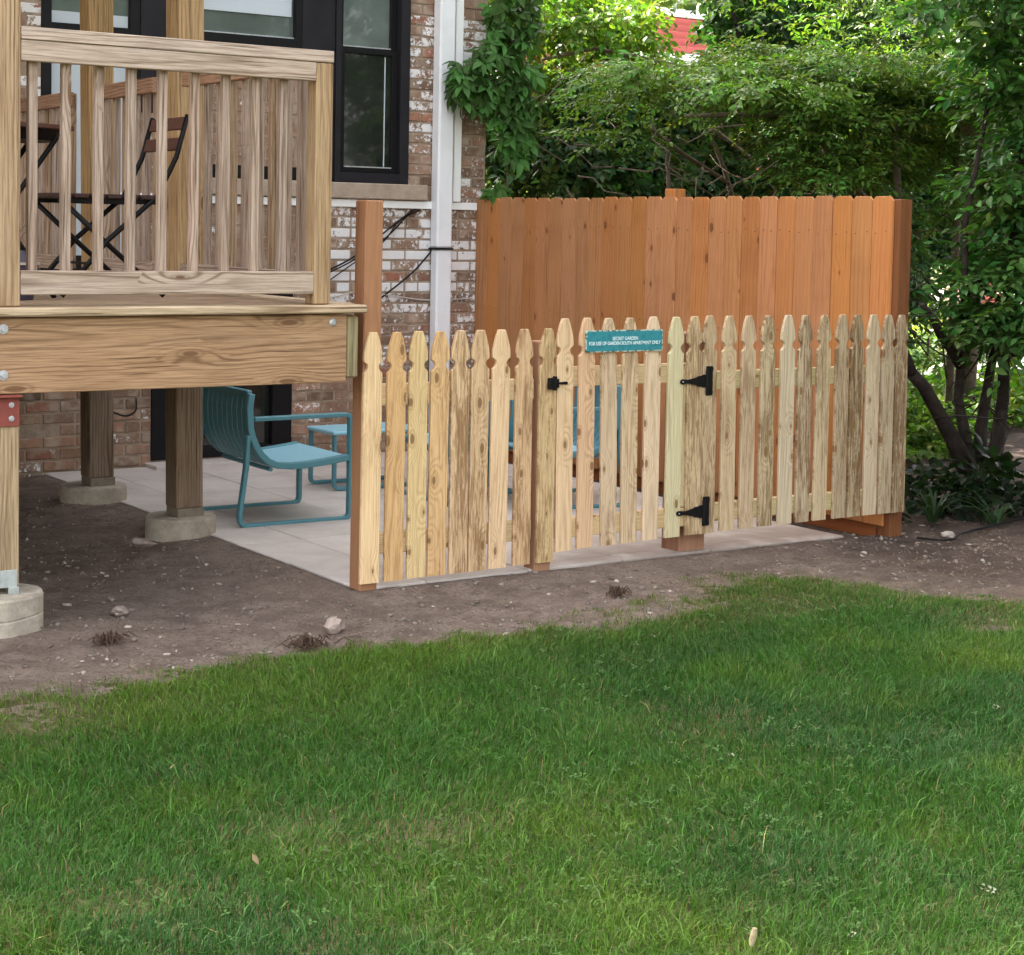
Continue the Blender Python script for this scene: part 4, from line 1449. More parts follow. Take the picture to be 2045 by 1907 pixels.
def make_tree(name, label, cat, base, stems, blobs, n_total, n_parts, L, twig, col, seed, bark, mat, nl=11, wide=1.0, flat=0.3, droop=0.25, group=None, zmin=0.0, cut=None, crown_name='crown'):
    """stems: list of (points, radii); crown: the nearest sprays as parts, the rest as one mass"""
    rg = np.random.default_rng(seed)
    T = thing(name, label, cat, base, 0, group)
    bs = np.array(base)
    for (pts, rad) in stems:
        sb = MB().tube([Vector(p) - Vector(base) for p in pts], rad, 8)
        obj('trunk' if rad[0] > 0.035 else 'branch', sb.mesh('trunk', smooth=True), bark, T)
    variants = [spray_geo(rg, nl, twig, L, col, 0.22, wide, droop) for _ in range(6)]
    P, az = ellipsoid_points(rg, blobs, n_total)
    keep = P[:, 2] > zmin
    if cut is not None:
        keep &= cut(P)
    P, az = P[keep], az[keep]
    n = len(P)
    tilt = R(8) + rg.normal(0, flat, n)
    roll = rg.normal(0, flat, n)
    scl = rg.uniform(0.75, 1.25, n)
    hue = rg.normal(0, 1, n)
    cmul = np.stack([1 + 0.16 * hue, 1 + 0.10 * rg.normal(size=n), 1 - 0.1 * hue], 1) * rg.uniform(0.8, 1.15, n)[:, None]
    dist = np.linalg.norm(P - CAMP, axis=1)
    order = np.argsort(dist)
    near = order[:n_parts]
    far = order[n_parts:]
    mes = []
    for v, q, c in variants:
        me = np_mesh('leaf_spray', v, q, None, c)
        me.materials.append(mat)
        mes.append(me)
    for i in near:
        obj('leaf_spray', mes[i % 6], None, T, P[i] - bs, (roll[i], tilt[i], az[i]), scale=(scl[i],) * 3)
    if len(far):
        v, q, c = place_sprays(variants, P[far] - bs, az[far], tilt[far], roll[far], scl[far], cmul[far])
        o = obj(crown_name, np_mesh('crown', v, q, None, c), mat, T)
        o['kind'] = 'stuff'
    return T


def wander(a, b, n, amp, rg):
    a, b = np.array(a), np.array(b)
    out = []
    for k in range(n + 1):
        u = k / n
        j = rg.normal(0, amp, 3) * (0 if k in (0, n) else 1)
        out.append(tuple(a + (b - a) * u + j))
    return out


rgs = np.random.default_rng(5)


def twigs(rg, n, lo, hi, lmin, lmax, r=0.005):
    """bare crossing twigs inside a shaded thicket"""
    out = []
    for _ in range(n):
        p = rg.uniform(lo, hi)
        d = rg.normal(size=3)
        d /= np.linalg.norm(d)
        d[2] *= 0.7
        l = rg.uniform(lmin, lmax)
        out.append((wander(p, p + d * l, 4, 0.03, rg), [r, r * .9, r * .8, r * .6, r * .4]))
    return out


GREEN = (0.050, 0.105, 0.024)
DARKG = (0.030, 0.072, 0.024)
YELG = (0.112, 0.20, 0.030)

# right hand tree: several dark stems from one foot
t1_stems = [
    ([(8.26, 7.22, -0.1), (8.16, 7.2, 0.12), (8.00, 7.2, 0.34), (7.87, 7.2, 0.50), (7.74, 7.2, 0.66), (7.64, 7.2, 0.74)], [0.11, 0.068, 0.050, 0.043, 0.039, 0.037]),
    ([(8.24, 7.25, 0.0), (8.12, 7.2, 0.30), (8.03, 7.2, 0.57), (8.04, 7.2, 0.76), (8.06, 7.2, 1.05), (8.03, 7.2, 1.6), (8.10, 7.1, 2.4)], [0.06, 0.038, 0.030, 0.026, 0.022, 0.018, 0.012]),
    ([(8.04, 7.2, 0.78), (7.95, 7.2, 0.88), (7.85, 7.2, 0.97), (7.79, 7.2, 1.06), (7.70, 7.2, 1.14)], [0.034, 0.030, 0.024, 0.02, 0.018]),
    ([(8.30, 7.22, 0.0), (8.38, 7.2, 0.30), (8.42, 7.2, 0.56), (8.42, 7.2, 0.80), (8.43, 7.2, 1.3), (8.40, 7.1, 2.0), (8.50, 7.0, 2.8)], [0.08, 0.045, 0.037, 0.034, 0.031, 0.025, 0.016]),
    ([(8.24, 7.2, 0.1), (8.21, 7.18, 0.40), (8.22, 7.15, 0.64), (8.26, 7.15, 0.84), (8.34, 7.1, 1.05), (8.4, 7.0, 1.4)], [0.05, 0.036, 0.030, 0.027, 0.022, 0.016]),
    ([(8.25, 7.15, 0.82), (8.50, 7.1, 0.86), (8.8, 7.0, 0.95)], [0.02, 0.017, 0.012]),
    ([(7.64, 7.2, 0.74), (7.60, 7.3, 1.0), (7.66, 7.4, 1.4)], [0.03, 0.02, 0.012]),
] + twigs(rgs, 34, (7.55, 6.9, 0.5), (8.7, 7.5, 1.3), 0.2, 0.55, 0.006)
t1_blobs = []
for (x, y, z, rx_, ry_, rz_, w) in (
        (8.55, 7.0, 1.45, .42, .4, .10, 1), (8.35, 6.9, 1.30, .42, .35, .09, 1), (8.25, 6.9, 1.12, .45, .35, .06, 0.9), (8.15, 6.8, 1.02, .40, .3, .05, .7), (8.6, 6.9, 1.05, .3, .3, .09, .8),
        (8.6, 7.0, 1.68, .38, .4, .10, 1), (8.45, 6.9, 1.9, .40, .4, .10, 1), (8.6, 6.8, 2.15, .42, .4, .10, 1.1), (8.35, 6.9, 2.40, .45, .4, .10, 1.1), (8.5, 6.9, 2.62, .55, .4, .10, 1.1),
        (8.2, 7.0, 2.85, .65, .5, .12, 1.2), (8.5, 6.8, 3.10, .7, .6, .15, 1.2), (8.4, 7.2, 3.5, .9, .8, .3, 1.2), (9.3, 7.4, 2.2, .4, .7, .7, .8), (8.9, 6.6, 2.9, .6, .6, .7, 1.2), (9.2, 7.6, 3.6, 1.0, 1.0, .7, 1.4)):
    t1_blobs.append((x, y, z, rx_, ry_, rz_, w))
make_tree('broadleaf_tree', 'multi stemmed dark trunked tree leaning at the right edge of the yard', 'tree', (8.26, 7.2, 0), t1_stems, t1_blobs, 2300, 290, 0.080, 0.32, (0.058, 0.135, 0.032), 21, M['barkd'], M['leaf'], nl=9, wide=0.95, flat=0.28)

def roof_gap(P):
    """an open gap between the crowns through which a red roof shows"""
    a = np.array((16.35, 20.0, 4.38 - CAM_H))
    u = a / np.linalg.norm(a)
    q = P - CAMP
    along = q @ u
    d = np.linalg.norm(q - along[:, None] * u, axis=1)
    return d > 0.018 * along + 0.04


# spreading tree over the cedar fence: flat layered sprays over a dark hollow
t2_stems = [
    ([(10.22, 9.0, 2.30), (9.69, 9.0, 2.37), (9.29, 9.0, 2.38), (8.66, 9.0, 2.35), (8.06, 9.0, 2.33), (7.38, 9.0, 2.28)], [0.055, 0.045, 0.038, 0.03, 0.022, 0.012]),
    ([(10.3, 9.2, -0.1), (10.25, 9.1, 1.2), (10.22, 9.0, 2.30)], [0.09, 0.075, 0.055]),
    ([(9.95, 9.6, 1.0), (9.51, 9.5, 1.80), (9.23, 9.5, 2.05), (8.96, 9.5, 2.31), (8.80, 9.5, 2.45)], [0.036, 0.030, 0.028, 0.026, 0.022]),
    ([(8.84, 8.5, 0.0), (8.82, 8.5, 1.78), (8.79, 8.5, 2.05), (8.78, 8.5, 2.30)], [0.028, 0.026, 0.025, 0.022]),
    ([(9.75, 11.0, 2.12), (9.35, 11.0, 2.34), (9.07, 11.0, 2.35), (9.29, 11.0, 2.45)], [0.02, 0.018, 0.015, 0.012]),
    ([(9.04, 10.5, 1.92), (8.62, 10.5, 2.11), (8.26, 10.5, 2.31)], [0.02, 0.016, 0.012]),
    ([(9.3, 10.5, 1.3), (9.01, 10.5, 2.02), (8.87, 10.5, 2.26), (9.05, 10.5, 2.43)], [0.022, 0.018, 0.014, 0.010]),
    ([(8.09, 10.0, 0.0), (8.07, 10.0, 1.79), (8.04, 10.0, 2.13)], [0.022, 0.018, 0.012]),
    ([(9.6, 8.7, 0.0), (9.62, 8.7, 1.6), (9.7, 8.8, 2.3)], [0.03, 0.028, 0.02]),
] + twigs(rgs, 60, (7.1, 8.6, 1.55), (10.0, 11.0, 2.4), 0.3, 0.9, 0.006)
t2_blobs = []
for k in range(30):
    x = rgs.uniform(7.2, 10.2)
    y = rgs.uniform(8.4, 10.2)
    z = 2.36 + 0.055 * (y - 8.4) + rgs.uniform(0.0, 0.42)
    t2_blobs.append((x, y, z, rgs.uniform(.35, .6), rgs.uniform(.3, .5), rgs.uniform(.05, .09), 1.0))
t2_blobs += [(8.35, 8.7, 2.18, .38, .3, .10, 1.3), (8.30, 8.7, 2.04, .32, .3, .06, .9), (8.25, 8.6, 1.93, .28, .25, .05, .8), (9.0, 8.9, 1.98, .35, .3, .06, .6), (9.4, 9.0, 2.15, .4, .3, .10, .8), (9.9, 8.6, 2.2, .5, .4, .12, 1.0),
             (9.7, 8.5, 1.75, .35, .3, .10, .6), (8.6, 8.6, 2.34, .7, .3, .07, 1.4), (9.5, 8.7, 2.5, .7, .4, .1, 1.4), (9.0, 9.5, 3.4, 1.6, 1.2, .5, 2.0), (10.2, 9.4, 3.2, .9, 1.0, .6, 1.6), (7.5, 9.6, 2.3, .4, .6, .2, .6)]
make_tree('spreading_tree', 'wide layered green tree reaching over the cedar fence with a dark hollow below', 'tree', (10.3, 9.2, 0), t2_stems, t2_blobs, 4300, 290, 0.052, 0.30, (0.118, 0.220, 0.044), 33, M['barkp'], M['leaf'], nl=15, wide=0.85, flat=0.22, cut=roof_gap)

# unseen tree added past the right edge to shade that side of the yard
make_tree('added_shade_tree', 'large unseen tree added past the right edge to shade the yard', 'tree', (11.4, 4.6, 0),
          [([(11.4, 4.6, -.1), (11.2, 4.7, 2.2), (10.6, 4.8, 4.2), (9.4, 5.0, 5.6)], [.24, .19, .14, .07]), ([(11.2, 4.7, 2.2), (11.6, 3.4, 4.2), (11.8, 2.4, 5.6)], [.13, .09, .05]), ([(10.6, 4.8, 4.2), (9.8, 6.6, 5.0), (9.2, 7.8, 5.6)], [.1, .07, .04])],
          [(8.7, 6.6, 5.2, 1.9, 1.9, .8, 7), (10.2, 8.4, 5.2, 1.9, 1.9, .9, 7), (10.0, 4.6, 4.8, 2.0, 1.9, 1.0, 7), (7.6, 3.6, 5.6, 2.0, 2.0, .7, 6), (10.6, 2.2, 4.6, 1.8, 1.8, 1.4, 6), (11.3, 4.2, 2.4, 1.2, 1.9, 1.3, 5), (11.0, 1.6, 2.0, 1.2, 1.4, 1.5, 4), (7.4, 1.2, 5.8, 1.9, 1.6, .8, 4)],
          3000, 0, 0.17, 0.55, (0.036, 0.080, 0.024), 57, M['barkd'], M['leaf'], nl=9, wide=1.0, flat=0.4)

make_tree('added_blocker_tree', 'unseen leafy tree added behind the viewer to block light from the right', 'tree', (10.5, -3.5, 0),  # out of view, added to cut the skylight from behind right
          [([(10.5, -3.5, -.1), (10.3, -3.4, 2.5), (9.8, -3.2, 5.0)], [.24, .18, .10]), ([(10.3, -3.4, 2.5), (11.4, -5.5, 5.0)], [.12, .06])],
          [(9.0, -2.5, 3.2, 1.8, 2.0, 1.8, 5), (11.0, -4.6, 3.4, 2.0, 2.2, 2.2, 5), (9.6, -3.6, 6.2, 2.6, 2.8, 1.3, 6), (7.4, -4.6, 4.6, 1.8, 2.0, 2.0, 5), (9.6, -0.4, 3.2, 1.2, 1.6, 2.2, 4), (8.6, -6.6, 3.6, 2.2, 2.0, 3.0, 5)],
          2300, 0, 0.20, 0.60, (0.036, 0.080, 0.024), 58, M['barkd'], M['leaf'], nl=9, wide=1.0, flat=0.4)

# dark big leaved tree behind
make_tree('dark_tree', 'dense dark large leaved tree behind the layered canopy at the top', 'tree', (11.2, 12.4, 0),
          [([(11.2, 12.4, -0.1), (11.1, 12.3, 2.0), (11.0, 12.2, 4.0)], [0.12, 0.10, 0.06]), ([(10.0, 11.6, 3.4), (10.2, 11.7, 3.1), (10.35, 11.7, 2.8)], [0.02, 0.025, 0.02])],
          [(10.9, 12.0, 3.3, .8, .6, .55, 1), (11.8, 12.2, 3.5, .9, .7, .6, 1), (11.2, 12.2, 4.2, 1.2, 1, .6, 1), (10.4, 11.9, 3.6, .45, .5, .5, .8), (12.9, 12.3, 3.4, 1.0, .8, .9, 1.2), (11.6, 12.6, 2.6, 1.3, .6, .6, .9), (12.6, 12.3, 2.0, .9, .5, .6, 1.2), (13.8, 12.3, 2.2, 1.0, .5, .9, 1.3), (12.0, 12.2, 1.5, .7, .5, .4, .8), (13.3, 12.3, 1.45, .8, .5, .4, .8)],
          2400, 200, 0.10, 0.32, DARKG, 44, M['barkd'], M['leaf'], nl=9, wide=1.15, flat=0.5, droop=0.4, cut=roof_gap)

# sunlit shrubby tree beyond the house corner
make_tree('sunlit_tree', 'yellow green sunlit tree beyond the house corner and the creeper', 'tree', (9.3, 13.4, 0),
          [([(9.3, 13.4, -0.1), (9.2, 13.3, 1.6), (9.4, 13.2, 3.0)], [0.07, 0.055, 0.04]), ([(8.6, 12.4, 2.95), (9.0, 12.2, 3.06), (9.35, 12.1, 3.01), (9.7, 12.0, 2.95)], [0.012, 0.018, 0.02, 0.022]),
           ([(8.3, 12.2, 2.3), (8.5, 12.2, 2.6), (8.8, 12.2, 2.9)], [.006, .007, .006])] + twigs(rgs, 26, (8.2, 12.0, 1.8), (9.8, 12.8, 2.8), .3, .8, .005),
          [(8.9, 13.0, 2.6, .6, .5, .4, 1), (9.6, 13.0, 2.5, .6, .5, .45, 1), (9.3, 13.2, 3.2, .8, .6, .4, 1), (10.1, 13.4, 2.9, .6, .6, .6, 1), (8.7, 12.9, 3.5, .6, .5, .4, 1), (9.0, 13.2, 1.9, .8, .5, .35, .8), (9.8, 12.9, 3.4, .5, .4, .4, .5), (9.2, 12.2, 3.25, .5, .3, .15, .5)],
          1900, 220, 0.075, 0.28, YELG, 55, M['barkp'], M['leaf'], nl=9, wide=1.1, flat=0.5, droop=0.35, cut=roof_gap)

# hedge that closes the dark hollow behind the cedar fence
hedge_blobs = [(x, 12.1 + 0.2 * math.sin(x * 2), 1.25, .6, .5, 1.2, 1) for x in np.arange(8.6, 12.4, 0.55)]
hedge_blobs += [(9.4, 12.5, 2.45, .6, .4, .35, .9), (10.3, 12.5, 2.5, .6, .4, .35, .9), (8.7, 12.5, 2.2, .5, .4, .3, .6)]
make_tree('evergreen_hedge', 'shaded dark hedge closing the gap behind the cedar fence', 'hedge', (10.5, 12.1, 0),
          [([(x, 12.1, -0.1), (x + .1, 12.1, 0.9), (x, 12.0, 1.6)], [0.03, 0.025, 0.015]) for x in (9.0, 10.0, 11.0, 12.0)], hedge_blobs, 5200, 0, 0.09, 0.26, (0.036, 0.066, 0.022), 66, M['barkd'], M['leaf'], nl=10, flat=0.6)

# far trees as one mass
rgf = np.random.default_rng(77)
fb = [(x, 27 + rgf.uniform(-3, 3), rgf.uniform(2.5, 7.5), rgf.uniform(1.8, 3.0), 2.0, rgf.uniform(1.5, 3.0), 1) for x in np.arange(4, 58, 1.3)]
fv = [spray_geo(rgf, 10, 1.0, 0.34, (0.085, 0.135, 0.032), 0.25, 1.1) for _ in range(4)]
Pf, azf = ellipsoid_points(rgf, fb, 3000, 0.6)
nf_ = len(Pf)
v, q, c = place_sprays(fv, Pf, azf, rgf.normal(.2, .5, nf_), rgf.normal(0, .5, nf_), rgf.uniform(.8, 1.4, nf_), np.tile(rgf.uniform(.7, 1.2, (nf_, 1)), (1, 3)))
o = obj('far_trees', np_mesh('far_trees', v, q, None, c), M['leaf'])
o['kind'] = 'stuff'
tag(o, 'mass of pale far trees filling the background beyond the street', 'trees')

# ------------------------------------------------------------------ creeper on the house corner
rgv = np.random.default_rng(88)


def palmate(rg, L):
    Vs, Qs, Cs = [], [], []
    n = 0
    for k, a in enumerate((-105, -52, 0, 52, 105)):
        ll = L * (1.0 - 0.16 * abs(k - 2)) * rg.uniform(0.9, 1.1)
        v, q = leaf_geo(ll, 0.30, 0.22, 0.88)
        v = v + np.array((0.06 * L, 0, 0))
        m = rotz(R(a + rg.normal(0, 7))) @ roty(R(22 + rg.normal(0, 10))) @ rotx(R(rg.normal(0, 12)))
        Vs.append(v @ m.T)
        Qs.append(q + n)
        n += len(v)
        Cs.append(np.tile(np.array((0.060, 0.140, 0.032)) * rg.uniform(0.75, 1.25), (len(v), 1)))
    w = 0.0018
    Vs.append(np.array([(0, w, 0), (0, -w, 0), (-0.5 * L, -w, -0.10 * L), (-0.5 * L, w, -0.10 * L)]))
    Qs.append(np.array([(0, 1, 2, 3)]) + n)
    Cs.append(np.tile(np.array((0.11, 0.12, 0.04)), (4, 1)))
    return np.concatenate(Vs), np.concatenate(Qs), np.concatenate(Cs)


pv = [palmate(rgv, 0.115) for _ in range(5)]
creeper = thing('climbing_creeper', 'five leaved green creeper hanging over the house corner and white downspout', 'vine', (6.85, 10.3, 1.7))
cb = np.array((6.85, 10.3, 1.7))
vme = []
for v, q, c in pv:
    me = np_mesh('leaf', v, q, None, c)
    me.materials.append(M['vine'])
    vme.append(me)
zones = [(6.90, 10.30, 2.95, .22, .14, .25, 1.4), (6.78, 10.28, 2.62, .28, .12, .22, 1.6), (6.90, 10.32, 2.38, .19, .12, .22, 1.3), (6.94, 10.30, 2.12, .12, .10, .16, .8), (6.55, 10.26, 2.50, .18, .07, .20, .8),
         (6.98, 10.3, 3.3, .2, .15, .3, .9), (6.42, 10.24, 2.58, .05, .05, .10, .15), (6.78, 10.28, 1.80, .09, .06, .05, .22), (7.0, 10.36, 2.7, .12, .2, .4, .8), (7.02, 10.3, 2.3, .08, .12, .2, .4)]
Pz, _ = ellipsoid_points(rgv, zones, 430, 0.3)
# leaves hang: the leaf axis points down and outward, its face towards the yard
nz = len(Pz)
azv = R(-90 - 34) + rgv.normal(0, 0.8, nz)
tiltv = R(38) + rgv.normal(0, 0.40, nz)
rollv = rgv.normal(0, 0.45, nz)
sclv = rgv.uniform(0.7, 1.15, nz)
order = np.argsort(np.linalg.norm(Pz - CAMP, axis=1))
for i in order[:270]:
    obj('leaf', vme[i % 5], None, creeper, Pz[i] - cb, (rollv[i], tiltv[i], azv[i]), scale=(sclv[i],) * 3)
v, q, c = place_sprays(pv, Pz[order[270:]] - cb, azv[order[270:]], tiltv[order[270:]], rollv[order[270:]], sclv[order[270:]], np.tile(rgv.uniform(.6, 1.1, (nz - 270, 1)), (1, 3)))
obj('foliage', np_mesh('foliage', v, q, None, c), M['vine'], creeper, kind='stuff')
for (a, b_) in (((6.95, 10.36, 0.2), (6.92, 10.36, 2.2)), ((6.92, 10.36, 2.2), (6.85, 10.36, 3.4)), ((6.9, 10.36, 2.3), (6.45, 10.32, 2.6))):
    obj('stem', MB().tube([Vector(p) - Vector((6.85, 10.3, 1.7)) for p in wander(a, b_, 6, 0.02, rgv)], 0.007, 6).mesh('stem', smooth=True), M['barkp'], creeper)

# ------------------------------------------------------------------ plants at the right edge
def strap_plant(label, loc, n, h, spread, col, seed):
    rg = np.random.default_rng(seed)
    T = thing('daylily', label, 'plant', loc, 0, 'strap leaved plants under the tree')
    vs, qs, cs = [], [], []
    m = 0
    for k in range(n):
        a = rg.uniform(0, 6.28)
        hh = h * rg.uniform(.6, 1.1)
        sp_ = spread * rg.uniform(.5, 1.2)
        w = 0.008 * rg.uniform(.8, 1.3)
        sd = np.array((-math.sin(a), math.cos(a), 0)) * w
        d = np.array((math.cos(a), math.sin(a), 0))
        p0 = d * 0.03 * rg.random()
        pts = [p0 + d * sp_ * u ** 1.4 + np.array((0, 0, hh * (u - 0.62 * u ** 2.6) * 1.5)) for u in (0, .25, .5, .75, 1)]
        for j, p in enumerate(pts):
            ww = (1, 1, .9, .6, .1)[j]
            vs += [p + sd * ww, p - sd * ww]
        qs += [(m + 2 * j, m + 2 * j + 1, m + 2 * j + 3, m + 2 * j + 2) for j in range(4)]
        cs += [np.array(col) * rg.uniform(.7, 1.3)] * 10
        m += 10
    obj('leaves', np_mesh('leaves', np.array(vs), np.array(qs), None, np.array(cs)), M['leaf'], T, kind='stuff')
    return T


strap_plant('strap leaved clump arching beside the end of the picket fence', (7.22, 6.62, 0), 22, 0.24, 0.24, (0.028, 0.058, 0.025), 1)
strap_plant('low strap leaved clump with long pale arching blades right of the first', (7.48, 6.42, 0), 16, 0.20, 0.36, (0.04, 0.075, 0.036), 2)
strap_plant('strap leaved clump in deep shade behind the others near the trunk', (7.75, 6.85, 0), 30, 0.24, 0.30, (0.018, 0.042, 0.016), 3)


def leafy_patch(name, label, cat, blobs, n, L, twig, col, seed, base, mat=None, flat=.4):
    rg = np.random.default_rng(seed)
    vr = [spray_geo(rg, 8, twig, L, col, .22, 1.2, .3) for _ in range(5)]
    P_, a_ = ellipsoid_points(rg, blobs, n, .4)
    k = P_[:, 2] > -0.02
    P_, a_ = P_[k], a_[k]
    m = len(P_)
    v, q, c = place_sprays(vr, P_ - np.array(base), a_, rg.normal(-.3, flat, m), rg.normal(0, flat, m), rg.uniform(.7, 1.2, m), np.tile(rg.uniform(.7, 1.25, (m, 1)), (1, 3)))
    T = thing(name, label, cat, base)
    obj('foliage', np_mesh('foliage', v, q, None, c), mat or M['leaf'], T, kind='stuff')
    obj('stem', MB().tube([(0, 0, -.05), (0.02, 0, .12)], .012, 6).mesh('stem'), M['barkd'], T)
    return T


leafy_patch('fern_clump', 'bright lit green fern like clump seen left of the dark trunk', 'plant', [(9.6, 9.1, .16, .5, .35, .22, 1), (10.2, 9.5, .2, .5, .35, .25, 1), (9.1, 8.6, .1, .35, .3, .15, .6)], 420, .09, .26, (0.12, 0.22, 0.03), 101, (9.6, 9.1, 0))
leafy_patch('garden_plant', 'bright green low plants seen between the tree stems', 'plant', [(11.2, 9.7, .15, .6, .35, .25, 1), (12.3, 10.0, .2, .7, .4, .25, 1)], 420, .09, .26, (0.12, 0.21, 0.03), 102, (11.5, 9.8, 0))
leafy_patch('ground_ivy', 'broad leaved ground plants darkened like deep shade at the foot of the trunk', 'plant', [(8.0, 6.7, .10, .55, .3, .14, 1), (8.5, 6.3, .08, .5, .35, .10, 1), (7.4, 7.2, .06, .4, .4, .10, .8)], 230, .085, .2, (0.014, 0.032, 0.012), 103, (8.2, 6.6, 0))  # deep shade under the tree is put into the leaf colour
leafy_patch('street_shrub', 'sunlit yellow green shrub at the edge of the bright street', 'shrub', [(17.5, 17.0, .2, 1.6, .5, .45, 1), (15.2, 15.3, .15, 1.2, .4, .35, 1), (20.5, 17.0, .1, 1.4, .5, .3, .7)], 500, .14, .4, (0.16, 0.21, 0.035), 104, (17.0, 16.5, -.1))
leafy_patch('border_shrub', 'thin shaded shrub standing against the low green board', 'shrub', [(13.6, 12.2, .35, .8, .4, .35, 1)], 200, .09, .28, (0.06, 0.10, 0.03), 105, (13.6, 12.2, 0))

# low green board behind the tree, brick pier and bright walls across the street, red roofed house
gb = thing('garden_edging', 'low dark green timber edging behind the tree stems', 'edging', (12.6, 11.1, 0))
for k in range(3):
    piece('board', 11.8, 14.6, 11.0 + .02 * k, 11.03 + .02 * k, -0.16 + 0.115 * k, -0.05 + 0.115 * k, M['greenboard'], gb)
for x in (11.9, 13.2, 14.5):
    piece('stake', x, x + .06, 11.10, 11.16, -0.2, .2, M['greenboard'], gb)
bp = thing('brick_pier', 'red brick pier with pale base across the sunlit street', 'pier', (18.35, 16.3, -0.1))
small_brick = MB().box(-.11, .11, -.05, .05, -.036, .036).mesh('brick', bevel=.004)
small_brick.materials.append(M['redbrick'])
obj('core', MB().box(-.30, .30, -.18, .18, 0, 1.5).mesh('core'), M['mortar'], bp)
for k in range(16):
    for j in range(3):
        x = -0.235 + 0.235 * j + (0.0 if k % 2 else 0.04)
        obj('brick', small_brick, None, bp, (x, -.165, .22 + .08 * k), scale=(.98 if abs(x) < .2 else .8, 1, 1))
obj('plinth', MB().box(-.36, .36, -.25, .25, -.05, .17).mesh('plinth', bevel=.01), M['street'], bp)
lw = thing('garden_wall', 'low white wall along the far side of the sunlit street', 'wall', (20, 19.5, -.1))
obj('wall', MB().box(-7, 14, 0, .3, 0, .55).mesh('wall', bevel=.01), M['white'], lw)
obj('coping', MB().box(-7.05, 14.05, -.04, .34, .552, .62).mesh('coping', bevel=.01), M['street'], lw)
rh = thing('far_house', 'far house with pinkish red brick wall glimpsed between the treetops', 'house', (17.5, 20.6, 0))
obj('wall', MB().box(-1.5, 0.9, 0, 3, -.1, 4.05).mesh('wall'), M['redbrick'], rh)
obj('sill', MB().box(-1.6, 1.0, -.12, -.002, 3.98, 4.14).mesh('sill', bevel=.01), M['whitetrim'], rh)
for k in range(5):
    obj('roof_course', MB().box(-1.7, 1.1, 0.002 + .10 * k, .55 + .10 * k, 4.16 + .115 * k, 4.265 + .115 * k).mesh('roof_course', bevel=.006), M['redtile'], rh)
obj('cornice', MB().box(-1.75, 1.15, .4, .9, 4.742, 4.86).mesh('cornice', bevel=.01), M['whitetrim'], rh)
obj('attic', MB().box(-1.6, 1.0, .8, 3, 4.06, 4.74).mesh('attic'), M['redbrick'], rh)
for x in (-.9,):
    w_ = obj('window', MB().box(x, x + .9, -.03, -.002, 1.3, 2.9).mesh('window', bevel=.01), M['whitetrim'], rh)
    obj('pane', MB().box(x + .08, x + .82, -.035, -.031, 1.38, 2.82).mesh('pane'), M['glass'], w_)

# ================================================================== SMALL THINGS ON THE SOIL
def stone_mesh(rg, sx, sy, sz, name='rock'):
    bm = bmesh.new()
    bmesh.ops.create_icosphere(bm, subdivisions=2, radius=1)
    for v in bm.verts:
        k = 1 + 0.22 * rg.normal() * 0.6
        v.co = Vector((v.co.x * sx * k, v.co.y * sy * k, v.co.z * sz * k))
    me = bpy.data.meshes.new(name)
    bm.to_mesh(me)
    bm.free()
    return me


rgr = np.random.default_rng(3)
o = obj('rock', stone_mesh(rgr, .045, .035, .036), M['rock'], None, (3.225, 5.965, -0.005), (.2, .1, .4))
tag(o, 'pinkish grey rock lying on the bare soil before the picket fence', 'rock')
o = obj('rock', stone_mesh(rgr, .05, .032, .020), M['rock'], None, (2.62, 6.62, -0.01), (.1, .1, .9))
tag(o, 'flat pale stone on the dirt under the deck', 'rock')
o = obj('rock', stone_mesh(rgr, .06, .05, .022), M['rock'], None, (3.22, 7.86, 0.02), (0, .1, .3))
tag(o, 'flat grey stone beside the near round deck footing', 'rock')
o = obj('rock', stone_mesh(rgr, .05, .035, .02), M['chip'], None, (7.02, 6.33, -0.01), (0, .1, .3))
tag(o, 'whitish stone near the end post of the cedar fence', 'rock')


def root_clump(label, loc, n, r, seed):
    rg = np.random.default_rng(seed)
    b = MB()
    for k in range(n):
        a = rg.uniform(0, 6.28)
        l = r * rg.uniform(.4, 1.2)
        p0 = np.array((rg.normal(0, r * .35), rg.normal(0, r * .25), 0.004))
        b.tube([p0, p0 + (math.cos(a) * l * .5, math.sin(a) * l * .5, .03 * rg.random() + .012), p0 + (math.cos(a) * l, math.sin(a) * l, .004)], [.0026, .0022, .0012], 4)
    o_ = obj('root_clump', b.mesh('root_clump'), M['root'], None, loc)
    return tag(o_, label, 'roots', 'dry root clumps on the soil')


root_clump('dry red brown root clump at the lawn edge below the picket fence', (3.02, 5.77, -.02), 70, .085, 1)
root_clump('small dark root tuft on the soil right of the front footing', (2.40, 6.18, -.02), 60, .06, 2)
root_clump('dark root lump on the soil before the gate', (4.58, 5.95, -.02), 40, .05, 3)
wire = MB().tube([(6.78, 6.32, -.005), (6.86, 6.22, -.008), (6.93, 6.20, -.004), (7.05, 6.28, 0.0), (7.25, 6.34, 0), (7.6, 6.4, .01), (8.0, 6.45, 0.02)], .006, 6)
o = obj('drip_hose', wire.mesh('drip_hose', smooth=True), M['cable'])
tag(o, 'thin black hose lying on the soil past the cedar fence end post', 'hose')

